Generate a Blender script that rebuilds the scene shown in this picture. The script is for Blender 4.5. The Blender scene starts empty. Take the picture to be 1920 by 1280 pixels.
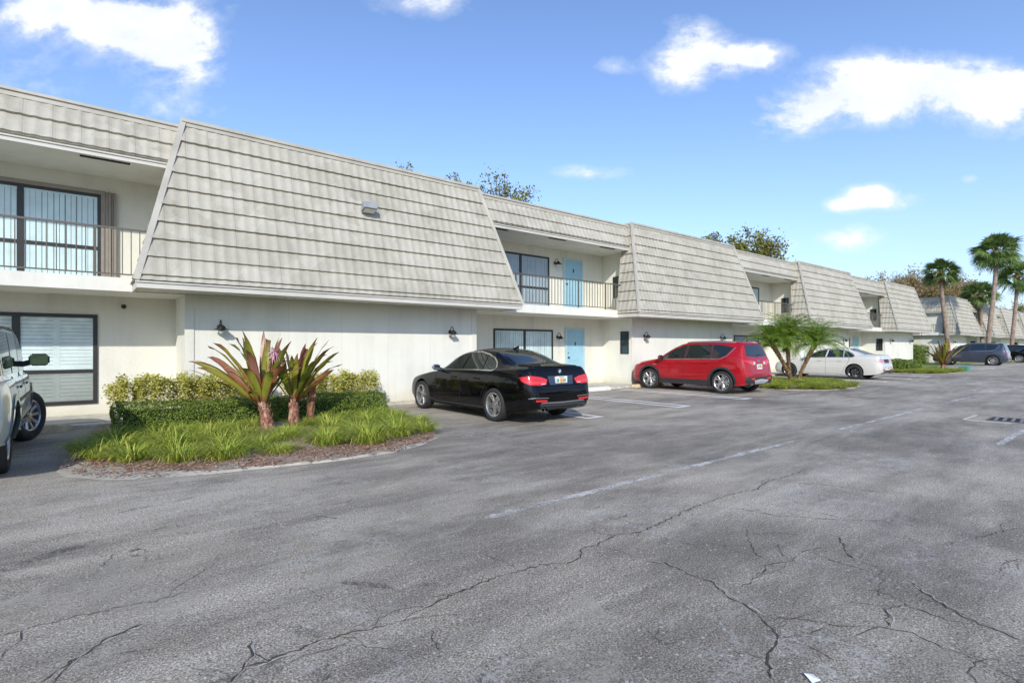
import bpy, bmesh, math, random
from mathutils import Vector, Matrix, noise as mnoise
from mathutils.bvhtree import BVHTree
R = random.Random(7)
PI = math.pi
sc = bpy.context.scene
COL = sc.collection
rad = math.radians

# ------------------------------------------------------------------ helpers
CH = 1.45
FW = (0.6296, 0.7769); RT = (0.7769, -0.6296)
def gp(px, py, z=0.0):
    """photo pixel -> point on the ground (metres)"""
    u = (px-960)/1000.0; v = (650-py)/1000.0
    t = (z-CH)/v
    return Vector(((FW[0]+RT[0]*u)*t, (FW[1]+RT[1]*u)*t, z))

def tag(o, label=None, cat=None, group=None, kind=None):
    if label: o['label'] = label
    if cat: o['category'] = cat
    if group: o['group'] = group
    if kind: o['kind'] = kind
    return o

def empty(name, loc=(0, 0, 0), rz=0.0):
    o = bpy.data.objects.new(name, None)
    o.empty_display_size = 0.1
    COL.objects.link(o); o.location = loc; o.rotation_euler = (0, 0, rz)
    return o

def link(name, me, mat=None, parent=None, loc=None):
    o = bpy.data.objects.new(name, me)
    COL.objects.link(o)
    if mat is not None and len(me.materials) == 0:
        me.materials.append(mat)
    if parent is not None: o.parent = parent
    if loc is not None: o.location = loc
    return o

def copy_tree(o, parent=None):
    c = o.copy(); COL.objects.link(c)
    if parent is not None: c.parent = parent
    for ch in o.children: copy_tree(ch, c)
    return c

class MB:
    def __init__(s): s.v = []; s.f = []
    def add(s, vs, fs):
        n = len(s.v); s.v += [tuple(a) for a in vs]; s.f += [tuple(i+n for i in f) for f in fs]
    def box(s, x0, y0, z0, x1, y1, z1):
        s.add([(x0,y0,z0),(x1,y0,z0),(x1,y1,z0),(x0,y1,z0),(x0,y0,z1),(x1,y0,z1),(x1,y1,z1),(x0,y1,z1)],
              [(0,3,2,1),(4,5,6,7),(0,1,5,4),(1,2,6,5),(2,3,7,6),(3,0,4,7)])
    def quad(s, a, b, c, d): s.add([a, b, c, d], [(0, 1, 2, 3)])
    def bar(s, p, q, w, h, up=(0, 0, 1)):
        p = Vector(p); q = Vector(q); d = (q-p).normalized()
        a = d.cross(Vector(up))
        if a.length < 1e-4: a = d.cross(Vector((1, 0, 0)))
        a.normalize(); b = a.cross(d).normalized()
        vs = []
        for c in (p, q):
            for (i, j) in ((-1,-1),(1,-1),(1,1),(-1,1)):
                vs.append(c + a*(i*w/2) + b*(j*h/2))
        s.add(vs, [(0,3,2,1),(4,5,6,7),(0,1,5,4),(1,2,6,5),(2,3,7,6),(3,0,4,7)])
    def tube(s, pts, r, n=8, cap=True):
        pts = [Vector(p) for p in pts]
        if not hasattr(r, '__len__'): r = [r]*len(pts)
        vs = []; fs = []
        prev = None
        for i, p in enumerate(pts):
            d = (pts[min(i+1, len(pts)-1)] - pts[max(i-1, 0)])
            if d.length < 1e-9: d = Vector((0, 0, 1))
            d.normalize()
            if prev is None:
                a = d.cross(Vector((0, 0, 1)))
                if a.length < 1e-3: a = Vector((1, 0, 0))
            else:
                a = prev - d*prev.dot(d)
            a.normalize(); prev = a; b = d.cross(a)
            for k in range(n):
                t = 2*PI*k/n
                vs.append(p + (a*math.cos(t) + b*math.sin(t))*r[i])
        for i in range(len(pts)-1):
            for k in range(n):
                k2 = (k+1) % n
                fs.append((i*n+k, i*n+k2, (i+1)*n+k2, (i+1)*n+k))
        if cap:
            fs.append(tuple(range(n-1, -1, -1))); m = (len(pts)-1)*n
            fs.append(tuple(range(m, m+n)))
        s.add(vs, fs)
    def lathe(s, prof, n=24, axis='z', c=(0, 0, 0), closed=False):
        vs = []; fs = []; m = len(prof)
        for k in range(n):
            t = 2*PI*k/n
            for (r, h) in prof:
                x, y = r*math.cos(t), r*math.sin(t)
                if axis == 'z': vs.append((c[0]+x, c[1]+y, c[2]+h))
                elif axis == 'x': vs.append((c[0]+h, c[1]+x, c[2]+y))
                else: vs.append((c[0]+x, c[1]+h, c[2]+y))
        for k in range(n):
            k2 = (k+1) % n
            for j in range(m if closed else m-1):
                j2 = (j+1) % m
                fs.append((k*m+j, k2*m+j, k2*m+j2, k*m+j2))
        s.add(vs, fs)
    def mesh(s, name, smooth=False, sharp=None, bevel=0):
        me = bpy.data.meshes.new(name)
        me.from_pydata(s.v, [], s.f); me.update()
        if smooth:
            me.polygons.foreach_set('use_smooth', [True]*len(me.polygons))
            if sharp: me.set_sharp_from_angle(angle=rad(sharp))
        return me
    def build(s, name, mat, parent=None, smooth=False, sharp=None, loc=None, bevel=0, norm=False):
        me = s.mesh(name, smooth, sharp)
        if norm or bevel:
            bm = bmesh.new(); bm.from_mesh(me)
            if bevel:
                bmesh.ops.bevel(bm, geom=list(bm.edges), offset=bevel, segments=2, affect='EDGES', profile=0.6)
            bmesh.ops.recalc_face_normals(bm, faces=bm.faces[:])
            bm.to_mesh(me); bm.free()
        return link(name, me, mat, parent, loc)

# ------------------------------------------------------------------ materials
def nmat(name):
    m = bpy.data.materials.new(name); m.use_nodes = True
    nt = m.node_tree; b = nt.nodes['Principled BSDF']
    return m, nt, b
def N(nt, t, **kw):
    n = nt.nodes.new(t)
    for k, v in kw.items(): setattr(n, k, v)
    return n
def L(nt, a, b): nt.links.new(a, b)
def ramp(nt, fac, stops):
    r = N(nt, 'ShaderNodeValToRGB'); cr = r.color_ramp
    while len(cr.elements) > 1: cr.elements.remove(cr.elements[0])
    cr.elements[0].position = stops[0][0]; cr.elements[0].color = stops[0][1] if len(stops[0][1]) == 4 else (*stops[0][1], 1)
    for p, c in stops[1:]:
        e = cr.elements.new(p); e.color = c if len(c) == 4 else (*c, 1)
    L(nt, fac, r.inputs[0]); return r
def g3(v): return (v, v, v)
def noise_tex(nt, scale, detail=4, rough=0.6, vec=None, dist=0.0):
    n = N(nt, 'ShaderNodeTexNoise'); n.inputs['Scale'].default_value = scale
    n.inputs['Detail'].default_value = detail; n.inputs['Roughness'].default_value = rough
    n.inputs['Distortion'].default_value = dist
    if vec is not None: L(nt, vec, n.inputs['Vector'])
    return n
def objco(nt): return N(nt, 'ShaderNodeTexCoord').outputs['Object']
def mapping(nt, vec, scale=(1, 1, 1), loc=(0, 0, 0), rot=(0, 0, 0)):
    m = N(nt, 'ShaderNodeMapping'); L(nt, vec, m.inputs[0])
    m.inputs['Scale'].default_value = scale; m.inputs['Location'].default_value = loc; m.inputs['Rotation'].default_value = rot
    return m.outputs[0]
def mix(nt, fac, a, b, mode='MIX'):
    m = N(nt, 'ShaderNodeMix', data_type='RGBA', blend_type=mode)
    for sock, val in ((m.inputs[0], fac), (m.inputs[6], a), (m.inputs[7], b)):
        if isinstance(val, (int, float)): sock.default_value = val
        elif isinstance(val, tuple): sock.default_value = (*val, 1) if len(val) == 3 else val
        else: L(nt, val, sock)
    return m.outputs[2]
def mth(nt, op, a, b=None, c=None, clamp=False):
    m = N(nt, 'ShaderNodeMath', operation=op); m.use_clamp = clamp
    for i, v in enumerate((a, b, c)):
        if v is None: continue
        if isinstance(v, (int, float)): m.inputs[i].default_value = v
        else: L(nt, v, m.inputs[i])
    return m.outputs[0]
def bump(nt, b, h, strength=0.3, dist=0.01):
    n = N(nt, 'ShaderNodeBump'); n.inputs['Strength'].default_value = strength; n.inputs['Distance'].default_value = dist
    L(nt, h, n.inputs['Height']); L(nt, n.outputs[0], b.inputs['Normal'])

def simple(name, col, rough=0.5, metal=0.0, spec=0.5, coat=0.0, var=0.06, vs=6.0, bmp=0.0, bs=60.0):
    m, nt, b = nmat(name)
    if var > 0:
        n = noise_tex(nt, vs, 5, 0.65, objco(nt))
        lo = tuple(max(0, c*(1-var*2)) for c in col); hi = tuple(min(1, c*(1+var*2)) for c in col)
        r = ramp(nt, n.outputs[0], [(0.3, lo), (0.7, hi)]); L(nt, r.outputs[0], b.inputs['Base Color'])
    else: b.inputs['Base Color'].default_value = (*col, 1)
    b.inputs['Roughness'].default_value = rough; b.inputs['Metallic'].default_value = metal
    b.inputs['Specular IOR Level'].default_value = spec
    b.inputs['Coat Weight'].default_value = coat; b.inputs['Coat Roughness'].default_value = 0.02
    if bmp > 0:
        n2 = noise_tex(nt, bs, 4, 0.7, objco(nt)); bump(nt, b, n2.outputs[0], bmp, 0.01)
    return m

def leafmat(name, stops, rough=0.5, trans=0.25):
    m, nt, b = nmat(name)
    geo = N(nt, 'ShaderNodeNewGeometry')
    n = noise_tex(nt, 2.5, 2, 0.5, geo.outputs['Position'])
    f = mth(nt, 'ADD', mth(nt, 'MULTIPLY', geo.outputs['Random Per Island'], 0.7), mth(nt, 'MULTIPLY', n.outputs[0], 0.3))
    r = ramp(nt, f, stops); L(nt, r.outputs[0], b.inputs['Base Color'])
    b.inputs['Roughness'].default_value = rough; b.inputs['Specular IOR Level'].default_value = 0.35
    if trans > 0:
        tr = N(nt, 'ShaderNodeBsdfTranslucent'); L(nt, r.outputs[0], tr.inputs[0])
        mx = N(nt, 'ShaderNodeMixShader'); mx.inputs[0].default_value = trans
        out = nt.nodes['Material Output']
        L(nt, b.outputs[0], mx.inputs[1]); L(nt, tr.outputs[0], mx.inputs[2]); L(nt, mx.outputs[0], out.inputs[0])
    return m

M = {}
def mk_stucco(name, c, grooves=False):
    m, nt, b = nmat(name)
    co = objco(nt)
    n = noise_tex(nt, 1.1, 6, 0.6, co)
    n1 = noise_tex(nt, 1.0, 4, 0.6, mapping(nt, co, (3.0, 3.0, 0.25)))
    fac = mth(nt, 'ADD', mth(nt, 'MULTIPLY', n.outputs[0], 0.5), mth(nt, 'MULTIPLY', n1.outputs[0], 0.5))
    r = ramp(nt, fac, [(0.30, tuple(x*0.80 for x in c)), (0.42, tuple(x*0.94 for x in c)), (0.52, c), (0.7, tuple(min(1, x*1.04) for x in c))])
    colr = r.outputs[0]
    sep = N(nt, 'ShaderNodeSeparateXYZ'); L(nt, co, sep.inputs[0])
    # splash dirt with an uneven edge along the foot of the wall
    dn = noise_tex(nt, 3.0, 5, 0.7, co)
    hz = mth(nt, 'SUBTRACT', mth(nt, 'ADD', 0.18, mth(nt, 'MULTIPLY', dn.outputs[0], 0.35)), sep.outputs[2])
    d = mth(nt, 'MULTIPLY', hz, 2.2, clamp=True)
    colr = mix(nt, d, colr, (c[0]*0.72, c[1]*0.68, c[2]*0.58))
    L(nt, colr, b.inputs['Base Color'])
    b.inputs['Roughness'].default_value = 0.85
    nb = noise_tex(nt, 45, 5, 0.7, co)
    h = nb.outputs[0]
    if grooves:
        w = mth(nt, 'FRACT', mth(nt, 'DIVIDE', sep.outputs[0], 0.203))
        gline = mth(nt, 'LESS_THAN', w, 0.05)
        h = mth(nt, 'SUBTRACT', mth(nt, 'MULTIPLY', h, 0.25), mth(nt, 'MULTIPLY', gline, 0.8))
        jl = mth(nt, 'LESS_THAN', mth(nt, 'FRACT', mth(nt, 'DIVIDE', sep.outputs[0], 1.218)), 0.007)
        colr = mix(nt, mth(nt, 'ADD', mth(nt, 'MULTIPLY', gline, 0.03), mth(nt, 'MULTIPLY', jl, 0.2)), colr, (0.30, 0.29, 0.24))
        L(nt, colr, b.inputs['Base Color'])
        bump(nt, b, h, 0.45, 0.008)
    else:
        bump(nt, b, h, 0.6, 0.015)
    return m
M['stucco'] = mk_stucco('stucco', (0.71, 0.695, 0.60))
M['siding'] = mk_stucco('siding', (0.74, 0.73, 0.645), True)
M['soffit'] = mk_stucco('soffit_stucco', (0.69, 0.675, 0.59))
M['slab'] = mk_stucco('slab_stucco', (0.74, 0.725, 0.64))
M['fascia'] = simple('fascia_paint', (0.56, 0.54, 0.48), 0.6, vs=1.5, var=0.05)
M['trimgrey'] = simple('flashing', (0.44, 0.415, 0.35), 0.6, vs=1.5, var=0.08)
def mk_tile():
    m, nt, b = nmat('roof_tile')
    co = objco(nt)
    n = noise_tex(nt, 0.6, 6, 0.65, co)
    st = noise_tex(nt, 1.0, 5, 0.65, mapping(nt, co, (5.0, 5.0, 0.7)))
    f = noise_tex(nt, 14, 5, 0.7, co)
    fac = mth(nt, 'ADD', mth(nt, 'MULTIPLY', n.outputs[0], 0.4), mth(nt, 'ADD', mth(nt, 'MULTIPLY', st.outputs[0], 0.4), mth(nt, 'MULTIPLY', f.outputs[0], 0.2)))
    r = ramp(nt, fac, [(0.33, (0.25, 0.23, 0.175)), (0.45, (0.385, 0.357, 0.28)), (0.55, (0.445, 0.413, 0.33)), (0.68, (0.53, 0.495, 0.405))])
    geo = N(nt, 'ShaderNodeNewGeometry')
    # every tile its own slight tone: pitch 0.2 along the wall, one tone per tile island and course
    vor = N(nt, 'ShaderNodeTexVoronoi'); vor.inputs['Scale'].default_value = 1.0
    L(nt, mapping(nt, co, (2.5, 2.5, 2.9)), vor.inputs['Vector'])
    hv = N(nt, 'ShaderNodeSeparateColor'); L(nt, vor.outputs['Color'], hv.inputs[0])
    c2 = mix(nt, 0.3, r.outputs[0], ramp(nt, hv.outputs[0], [(0, (0.27, 0.262, 0.225)), (1, (0.5, 0.49, 0.44))]).outputs[0])
    sx = N(nt, 'ShaderNodeSeparateXYZ'); L(nt, co, sx.inputs[0]); sn = N(nt, 'ShaderNodeSeparateXYZ'); L(nt, geo.outputs['True Normal'], sn.inputs[0])
    side = mth(nt, 'GREATER_THAN', mth(nt, 'ABSOLUTE', sn.outputs[0]), 0.8)
    along = mth(nt, 'ADD', mth(nt, 'MULTIPLY', side, sx.outputs[1]), mth(nt, 'MULTIPLY', mth(nt, 'SUBTRACT', 1.0, side), sx.outputs[0]))
    ph = mth(nt, 'FRACT', mth(nt, 'DIVIDE', along, 0.4))
    l1 = mth(nt, 'LESS_THAN', mth(nt, 'ABSOLUTE', mth(nt, 'SUBTRACT', ph, 0.07)), 0.016)
    l2 = mth(nt, 'LESS_THAN', mth(nt, 'ABSOLUTE', mth(nt, 'SUBTRACT', ph, 0.16)), 0.010)
    ln_ = mth(nt, 'MULTIPLY', mth(nt, 'ADD', mth(nt, 'MULTIPLY', l1, 0.5), mth(nt, 'MULTIPLY', l2, 0.25)), ramp(nt, st.outputs[0], [(0.35, g3(0.2)), (0.6, g3(1))]).outputs[0])
    c2 = mix(nt, ln_, c2, (0.17, 0.16, 0.13))
    L(nt, c2, b.inputs['Base Color']); b.inputs['Roughness'].default_value = 0.85
    bump(nt, b, f.outputs[0], 0.35, 0.01)
    return m
M['tile'] = mk_tile()
M['dark'] = simple('dark_gap', (0.012, 0.012, 0.012), 0.9, var=0)
M['bronze'] = simple('bronze_frame', (0.028, 0.025, 0.022), 0.45, var=0.1)
M['tanframe'] = simple('tan_frame', (0.26, 0.225, 0.18), 0.5)
M['rail'] = simple('rail_paint', (0.11, 0.10, 0.08), 0.5)
def mk_glass(name, col, rough=0.03, mixf=0.12):
    m, nt, b = nmat(name)
    b.inputs['Base Color'].default_value = (*col, 1); b.inputs['Roughness'].default_value = rough
    gl = N(nt, 'ShaderNodeBsdfTransparent'); gl.inputs[0].default_value = (0.86, 0.93, 0.93, 1)
    gs = N(nt, 'ShaderNodeBsdfGlossy'); gs.inputs['Roughness'].default_value = rough
    fr = N(nt, 'ShaderNodeFresnel'); gb = N(nt, 'ShaderNodeNewGeometry')
    L(nt, mth(nt, 'SUBTRACT', 1.5, mth(nt, 'MULTIPLY', gb.outputs['Backfacing'], 0.8333)), fr.inputs[0])
    f = mth(nt, 'ADD', fr.outputs[0], mixf, clamp=True)
    mx = N(nt, 'ShaderNodeMixShader'); L(nt, f, mx.inputs[0]); L(nt, gl.outputs[0], mx.inputs[1]); L(nt, gs.outputs[0], mx.inputs[2])
    L(nt, mx.outputs[0], nt.nodes['Material Output'].inputs[0])
    return m
M['glass'] = mk_glass('window_glass', (0.1, 0.12, 0.12), 0.03, 0.03)
M['room'] = simple('dim_room', (0.16, 0.17, 0.17), 0.9, vs=2, var=0.1)
M['glassdark'] = simple('dark_glass', (0.02, 0.024, 0.022), 0.06, spec=0.8, var=0)
M['carglass'] = simple('car_glass', (0.012, 0.018, 0.017), 0.02, spec=0.9, var=0)
M['blind'] = simple('vertical_blind', (0.74, 0.80, 0.79), 0.7, vs=3)
M['blindgrey'] = simple('grey_blind', (0.42, 0.44, 0.48), 0.7, vs=3)
M['shutter'] = simple('white_shutter', (0.85, 0.85, 0.83), 0.5, vs=2)
M['shuttergrey'] = simple('screened_shutter', (0.40, 0.385, 0.35), 0.6, vs=2)
M['door'] = simple('blue_door', (0.30, 0.52, 0.62), 0.45, vs=2, var=0.04)
M['doorframe'] = simple('door_frame', (0.42, 0.56, 0.58), 0.5, vs=2, var=0.03)
M['black'] = simple('black_metal', (0.012, 0.012, 0.013), 0.4, var=0)
M['steel'] = simple('steel', (0.55, 0.55, 0.55), 0.3, 0.9, vs=10)
M['lampglass'] = simple('frosted_glass', (0.65, 0.64, 0.56), 0.25, var=0)
M['plaque'] = simple('plaque', (0.62, 0.63, 0.58), 0.6, vs=40, var=0.1)
M['rubber'] = simple('tyre_rubber', (0.022, 0.022, 0.022), 0.75, bmp=0.2, bs=80, vs=20)
M['rim'] = simple('alloy', (0.52, 0.51, 0.49), 0.28, 0.85, vs=10, var=0.03)
M['rimdark'] = simple('dark_alloy', (0.10, 0.10, 0.10), 0.3, 0.8, vs=10)
M['brake'] = simple('brake_dark', (0.02, 0.02, 0.02), 0.6, var=0)
M['plastic'] = simple('black_plastic', (0.028, 0.03, 0.031), 0.55, vs=8)
M['chrome'] = simple('chrome', (0.75, 0.75, 0.74), 0.12, 1.0, var=0)
M['mirror'] = simple('mirror_glass', (0.22, 0.28, 0.27), 0.03, 1.0, var=0)
M['redlens'] = simple('red_lens', (0.62, 0.012, 0.014), 0.12, coat=1.0, vs=30, var=0.15)
M['clearlens'] = simple('clear_lens', (0.55, 0.5, 0.5), 0.12, coat=1.0, vs=30)
M['plate'] = simple('plate_white', (0.72, 0.75, 0.73), 0.4, var=0)
M['plategreen'] = simple('plate_green', (0.05, 0.22, 0.13), 0.5, var=0)
M['plateorange'] = simple('plate_orange', (0.75, 0.32, 0.05), 0.5, var=0)
M['badgeblue'] = simple('badge_blue', (0.05, 0.22, 0.5), 0.3, var=0)
M['white'] = simple('white_gloss', (0.75, 0.75, 0.75), 0.3, var=0)
def paint(name, col, rough=0.22, metal=0.0, coat=1.0, spec=0.5):
    m, nt, b = nmat(name)
    n = noise_tex(nt, 3, 3, 0.6, objco(nt))
    r = ramp(nt, n.outputs[0], [(0.3, tuple(c*0.96 for c in col)), (0.7, tuple(min(1, c*1.04) for c in col))])
    L(nt, r.outputs[0], b.inputs['Base Color'])
    b.inputs['Roughness'].default_value = rough; b.inputs['Metallic'].default_value = metal
    b.inputs['Coat Weight'].default_value = coat; b.inputs['Coat Roughness'].default_value = 0.02; b.inputs['Specular IOR Level'].default_value = spec
    return m
M['paintblack'] = paint('paint_black', (0.003, 0.003, 0.0035), 0.5, 0.0, 0.75, 0.0)
M['paintred'] = paint('paint_red', (0.34, 0.004, 0.010), 0.45, 0.0, 0.9, 0.15)
M['paintwhite'] = paint('paint_white', (0.60, 0.59, 0.54))
M['paintblue'] = paint('paint_navy', (0.04, 0.05, 0.075), 0.35, 0.3)
M['paintsilver'] = paint('paint_silver', (0.72, 0.74, 0.70), 0.3, 0.0)
M['paintgreen'] = paint('paint_green', (0.035, 0.075, 0.065))

def mk_asphalt():
    m, nt, b = nmat('asphalt')
    co = objco(nt)
    big = noise_tex(nt, 0.22, 5, 0.6, co, 0.6)
    med = noise_tex(nt, 1.3, 6, 0.7, mapping(nt, co, (0.55, 1.3, 1)))
    streak = noise_tex(nt, 0.9, 5, 0.7, mapping(nt, co, (0.28, 1.5, 1)), 0.4)
    fine = noise_tex(nt, 95, 3, 0.85, co)
    f2 = noise_tex(nt, 38, 3, 0.8, co)
    f = mth(nt, 'ADD', mth(nt, 'MULTIPLY', big.outputs[0], 0.55), mth(nt, 'MULTIPLY', med.outputs[0], 0.45))
    base = ramp(nt, f, [(0.36, (0.145, 0.129, 0.104)), (0.47, (0.230, 0.202, 0.160)), (0.56, (0.36, 0.316, 0.248)), (0.68, (0.48, 0.435, 0.36))]).outputs[0]
    # worn streaks along the driving direction
    sf = ramp(nt, streak.outputs[0], [(0.48, g3(0)), (0.68, g3(1))]).outputs[0]
    base = mix(nt, mth(nt, 'MULTIPLY', sf, 0.55), base, (0.50, 0.45, 0.37))
    # aggregate speckle
    sp = ramp(nt, fine.outputs[0], [(0.36, g3(0.18)), (0.5, g3(0.92)), (0.64, g3(2.3))]).outputs[0]
    base = mix(nt, 0.9, base, sp, 'MULTIPLY')
    sp2 = ramp(nt, f2.outputs[0], [(0.3, g3(0.6)), (0.7, g3(1.35))]).outputs[0]
    base = mix(nt, 0.8, base, sp2, 'MULTIPLY')
    # small pale stones and dark pits
    vs_ = N(nt, 'ShaderNodeTexVoronoi'); vs_.inputs['Scale'].default_value = 26; L(nt, co, vs_.inputs['Vector'])
    hs_ = N(nt, 'ShaderNodeSeparateColor'); L(nt, vs_.outputs['Color'], hs_.inputs[0])
    st_ = mth(nt, 'MULTIPLY', mth(nt, 'LESS_THAN', vs_.outputs['Distance'], 0.22), mth(nt, 'GREATER_THAN', hs_.outputs[0], 0.78))
    base = mix(nt, mth(nt, 'MULTIPLY', st_, 0.6), base, (0.58, 0.55, 0.5))
    pt_ = mth(nt, 'MULTIPLY', mth(nt, 'LESS_THAN', vs_.outputs['Distance'], 0.3), mth(nt, 'LESS_THAN', hs_.outputs[0], 0.12))
    base = mix(nt, mth(nt, 'MULTIPLY', pt_, 0.5), base, (0.07, 0.065, 0.06))
    # light alligator crazing in patches
    wv = noise_tex(nt, 3.0, 3, 0.6, co)
    vv = N(nt, 'ShaderNodeVectorMath', operation='MULTIPLY_ADD'); L(nt, wv.outputs['Color'], vv.inputs[0]); vv.inputs[1].default_value = (0.25, 0.25, 0.25); L(nt, co, vv.inputs[2])
    def web(scale, width):
        v = N(nt, 'ShaderNodeTexVoronoi', feature='DISTANCE_TO_EDGE'); v.inputs['Scale'].default_value = scale
        L(nt, vv.outputs[0], v.inputs['Vector'])
        return mth(nt, 'SUBTRACT', 1.0, mth(nt, 'DIVIDE', v.outputs['Distance'], width), clamp=True)
    pm = noise_tex(nt, 0.55, 4, 0.6, mapping(nt, co, (1, 1, 1), (5, 2, 0)))
    msk = ramp(nt, pm.outputs[0], [(0.47, g3(0)), (0.62, g3(1))]).outputs[0]
    brk = ramp(nt, noise_tex(nt, 5, 3, 0.6, co).outputs[0], [(0.42, g3(0)), (0.58, g3(1))]).outputs[0]
    lw = mth(nt, 'MULTIPLY', mth(nt, 'MULTIPLY', mth(nt, 'MAXIMUM', web(9.0, 0.075), mth(nt, 'MULTIPLY', web(17.0, 0.12), 0.7)), msk), mth(nt, 'MULTIPLY', brk, 0.6))
    base = mix(nt, lw, base, (0.55, 0.54, 0.50))
    pm2 = noise_tex(nt, 0.4, 4, 0.6, mapping(nt, co, (1, 1, 1), (-7, 11, 0)))
    msk2 = ramp(nt, pm2.outputs[0], [(0.47, g3(0)), (0.58, g3(1))]).outputs[0]
    brk2 = ramp(nt, noise_tex(nt, 2.2, 3, 0.6, mapping(nt, co, (1, 1, 1), (3, 3, 0))).outputs[0], [(0.5, g3(0)), (0.62, g3(1))]).outputs[0]
    dw = mth(nt, 'MULTIPLY', mth(nt, 'MULTIPLY', web(2.6, 0.016), msk2), mth(nt, 'MULTIPLY', brk2, 0.9))
    dw2 = mth(nt, 'MULTIPLY', mth(nt, 'MULTIPLY', web(9.0, 0.05), msk2), mth(nt, 'MULTIPLY', brk, 0.35))
    base = mix(nt, dw, base, (0.035, 0.032, 0.028)); base = mix(nt, dw2, base, (0.05, 0.047, 0.043))
    L(nt, base, b.inputs['Base Color'])
    b.inputs['Roughness'].default_value = 0.8; b.inputs['Specular IOR Level'].default_value = 0.35
    h = mth(nt, 'SUBTRACT', mth(nt, 'ADD', mth(nt, 'MULTIPLY', fine.outputs[0], 0.5), mth(nt, 'MULTIPLY', f2.outputs[0], 0.3)), dw)
    bump(nt, b, h, 0.35, 0.01)
    return m
M['asphalt'] = mk_asphalt()
M['crack'] = simple('crack_dark', (0.06, 0.05, 0.04), 0.95, vs=3, var=0.25)
M['cracklight'] = simple('crack_light', (0.36, 0.34, 0.29), 0.95, vs=5, var=0.2)
M['stain'] = None
def mk_worn(name, col, lo, hi, sc_=3.0, rough=0.8):
    """thin worn paint or stain: holes where it has gone"""
    m, nt, b = nmat(name)
    b.inputs['Base Color'].default_value = (*col, 1); b.inputs['Roughness'].default_value = rough
    co = N(nt, 'ShaderNodeNewGeometry').outputs['Position']
    n = noise_tex(nt, sc_, 5, 0.75, co); n2 = noise_tex(nt, 40, 3, 0.8, co)
    f = mth(nt, 'ADD', mth(nt, 'MULTIPLY', n.outputs[0], 0.6), mth(nt, 'MULTIPLY', n2.outputs[0], 0.4))
    a = ramp(nt, f, [(lo, g3(0)), (hi, g3(1))]).outputs[0]
    tr = N(nt, 'ShaderNodeBsdfTransparent'); mx = N(nt, 'ShaderNodeMixShader')
    L(nt, a, mx.inputs[0]); L(nt, tr.outputs[0], mx.inputs[1]); L(nt, b.outputs[0], mx.inputs[2])
    L(nt, mx.outputs[0], nt.nodes['Material Output'].inputs[0])
    return m
M['stripe'] = mk_worn('stripe_paint', (0.66, 0.66, 0.64), 0.28, 0.42)
M['oldstripe'] = mk_worn('old_stripe_paint', (0.58, 0.56, 0.52), 0.40, 0.57, 2.4)
M['oil'] = mk_worn('oil_stain', (0.12, 0.115, 0.11), 0.46, 0.70, 2.5, 0.6)
M['bleach'] = mk_worn('bleached_patch', (0.56, 0.51, 0.42), 0.46, 0.78, 1.6)
M['concrete'] = simple('concrete', (0.50, 0.47, 0.40), 0.9, vs=5, var=0.12, bmp=0.4, bs=40)
M['stopwhite'] = simple('wheel_stop_paint', (0.68, 0.67, 0.63), 0.75, vs=7, var=0.08, bmp=0.3)
M['stopyellow'] = simple('old_stop_paint', (0.58, 0.46, 0.27), 0.85, vs=9, var=0.15, bmp=0.3)
def mk_soil():
    m, nt, b = nmat('mulch_soil')
    co = objco(nt)
    n = noise_tex(nt, 1.6, 5, 0.7, co); f = noise_tex(nt, 60, 4, 0.85, co)
    v = N(nt, 'ShaderNodeTexVoronoi'); v.inputs['Scale'].default_value = 55; L(nt, co, v.inputs['Vector'])
    hv = N(nt, 'ShaderNodeSeparateColor'); L(nt, v.outputs['Color'], hv.inputs[0])
    c1 = ramp(nt, hv.outputs[0], [(0, (0.10, 0.05, 0.03)), (0.5, (0.27, 0.15, 0.10)), (0.8, (0.4, 0.28, 0.2)), (1, (0.5, 0.42, 0.33))]).outputs[0]
    c2 = ramp(nt, f.outputs[0], [(0.35, (0.30, 0.27, 0.21)), (0.65, (0.56, 0.53, 0.45))]).outputs[0]
    msk = ramp(nt, n.outputs[0], [(0.50, g3(0)), (0.62, g3(1))]).outputs[0]
    L(nt, mix(nt, msk, c1, c2), b.inputs['Base Color']); b.inputs['Roughness'].default_value = 0.95
    bump(nt, b, f.outputs[0], 0.8, 0.02)
    return m
M['soil'] = mk_soil()
M['sand'] = mk_worn('sandy_edge', (0.42, 0.385, 0.32), 0.36, 0.5, 3.5, 0.95)
def mk_lawn():
    m, nt, b = nmat('lawn')
    co = objco(nt); n = noise_tex(nt, 0.3, 5, 0.7, co); f = noise_tex(nt, 25, 4, 0.8, co)
    c = ramp(nt, mth(nt, 'ADD', mth(nt, 'MULTIPLY', n.outputs[0], 0.5), mth(nt, 'MULTIPLY', f.outputs[0], 0.5)),
             [(0.35, (0.10, 0.15, 0.03)), (0.5, (0.17, 0.22, 0.05)), (0.65, (0.26, 0.28, 0.09))]).outputs[0]
    L(nt, c, b.inputs['Base Color']); b.inputs['Roughness'].default_value = 0.95; bump(nt, b, f.outputs[0], 0.8, 0.04)
    return m
M['lawn'] = mk_lawn()
M['liriope'] = leafmat('liriope_leaf', [(0.05, (0.08, 0.16, 0.02)), (0.3, (0.20, 0.30, 0.03)), (0.6, (0.40, 0.46, 0.06)), (0.85, (0.60, 0.56, 0.14)), (1.0, (0.58, 0.42, 0.2))])
M['boxwood'] = leafmat('boxwood_leaf', [(0.05, (0.07, 0.12, 0.015)), (0.5, (0.15, 0.22, 0.03)), (0.95, (0.32, 0.38, 0.07))], 0.4)
M['varieg'] = leafmat('variegated_leaf', [(0.05, (0.17, 0.22, 0.03)), (0.4, (0.44, 0.43, 0.07)), (0.8, (0.62, 0.56, 0.15)), (1.0, (0.68, 0.64, 0.36))], 0.45)
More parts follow.
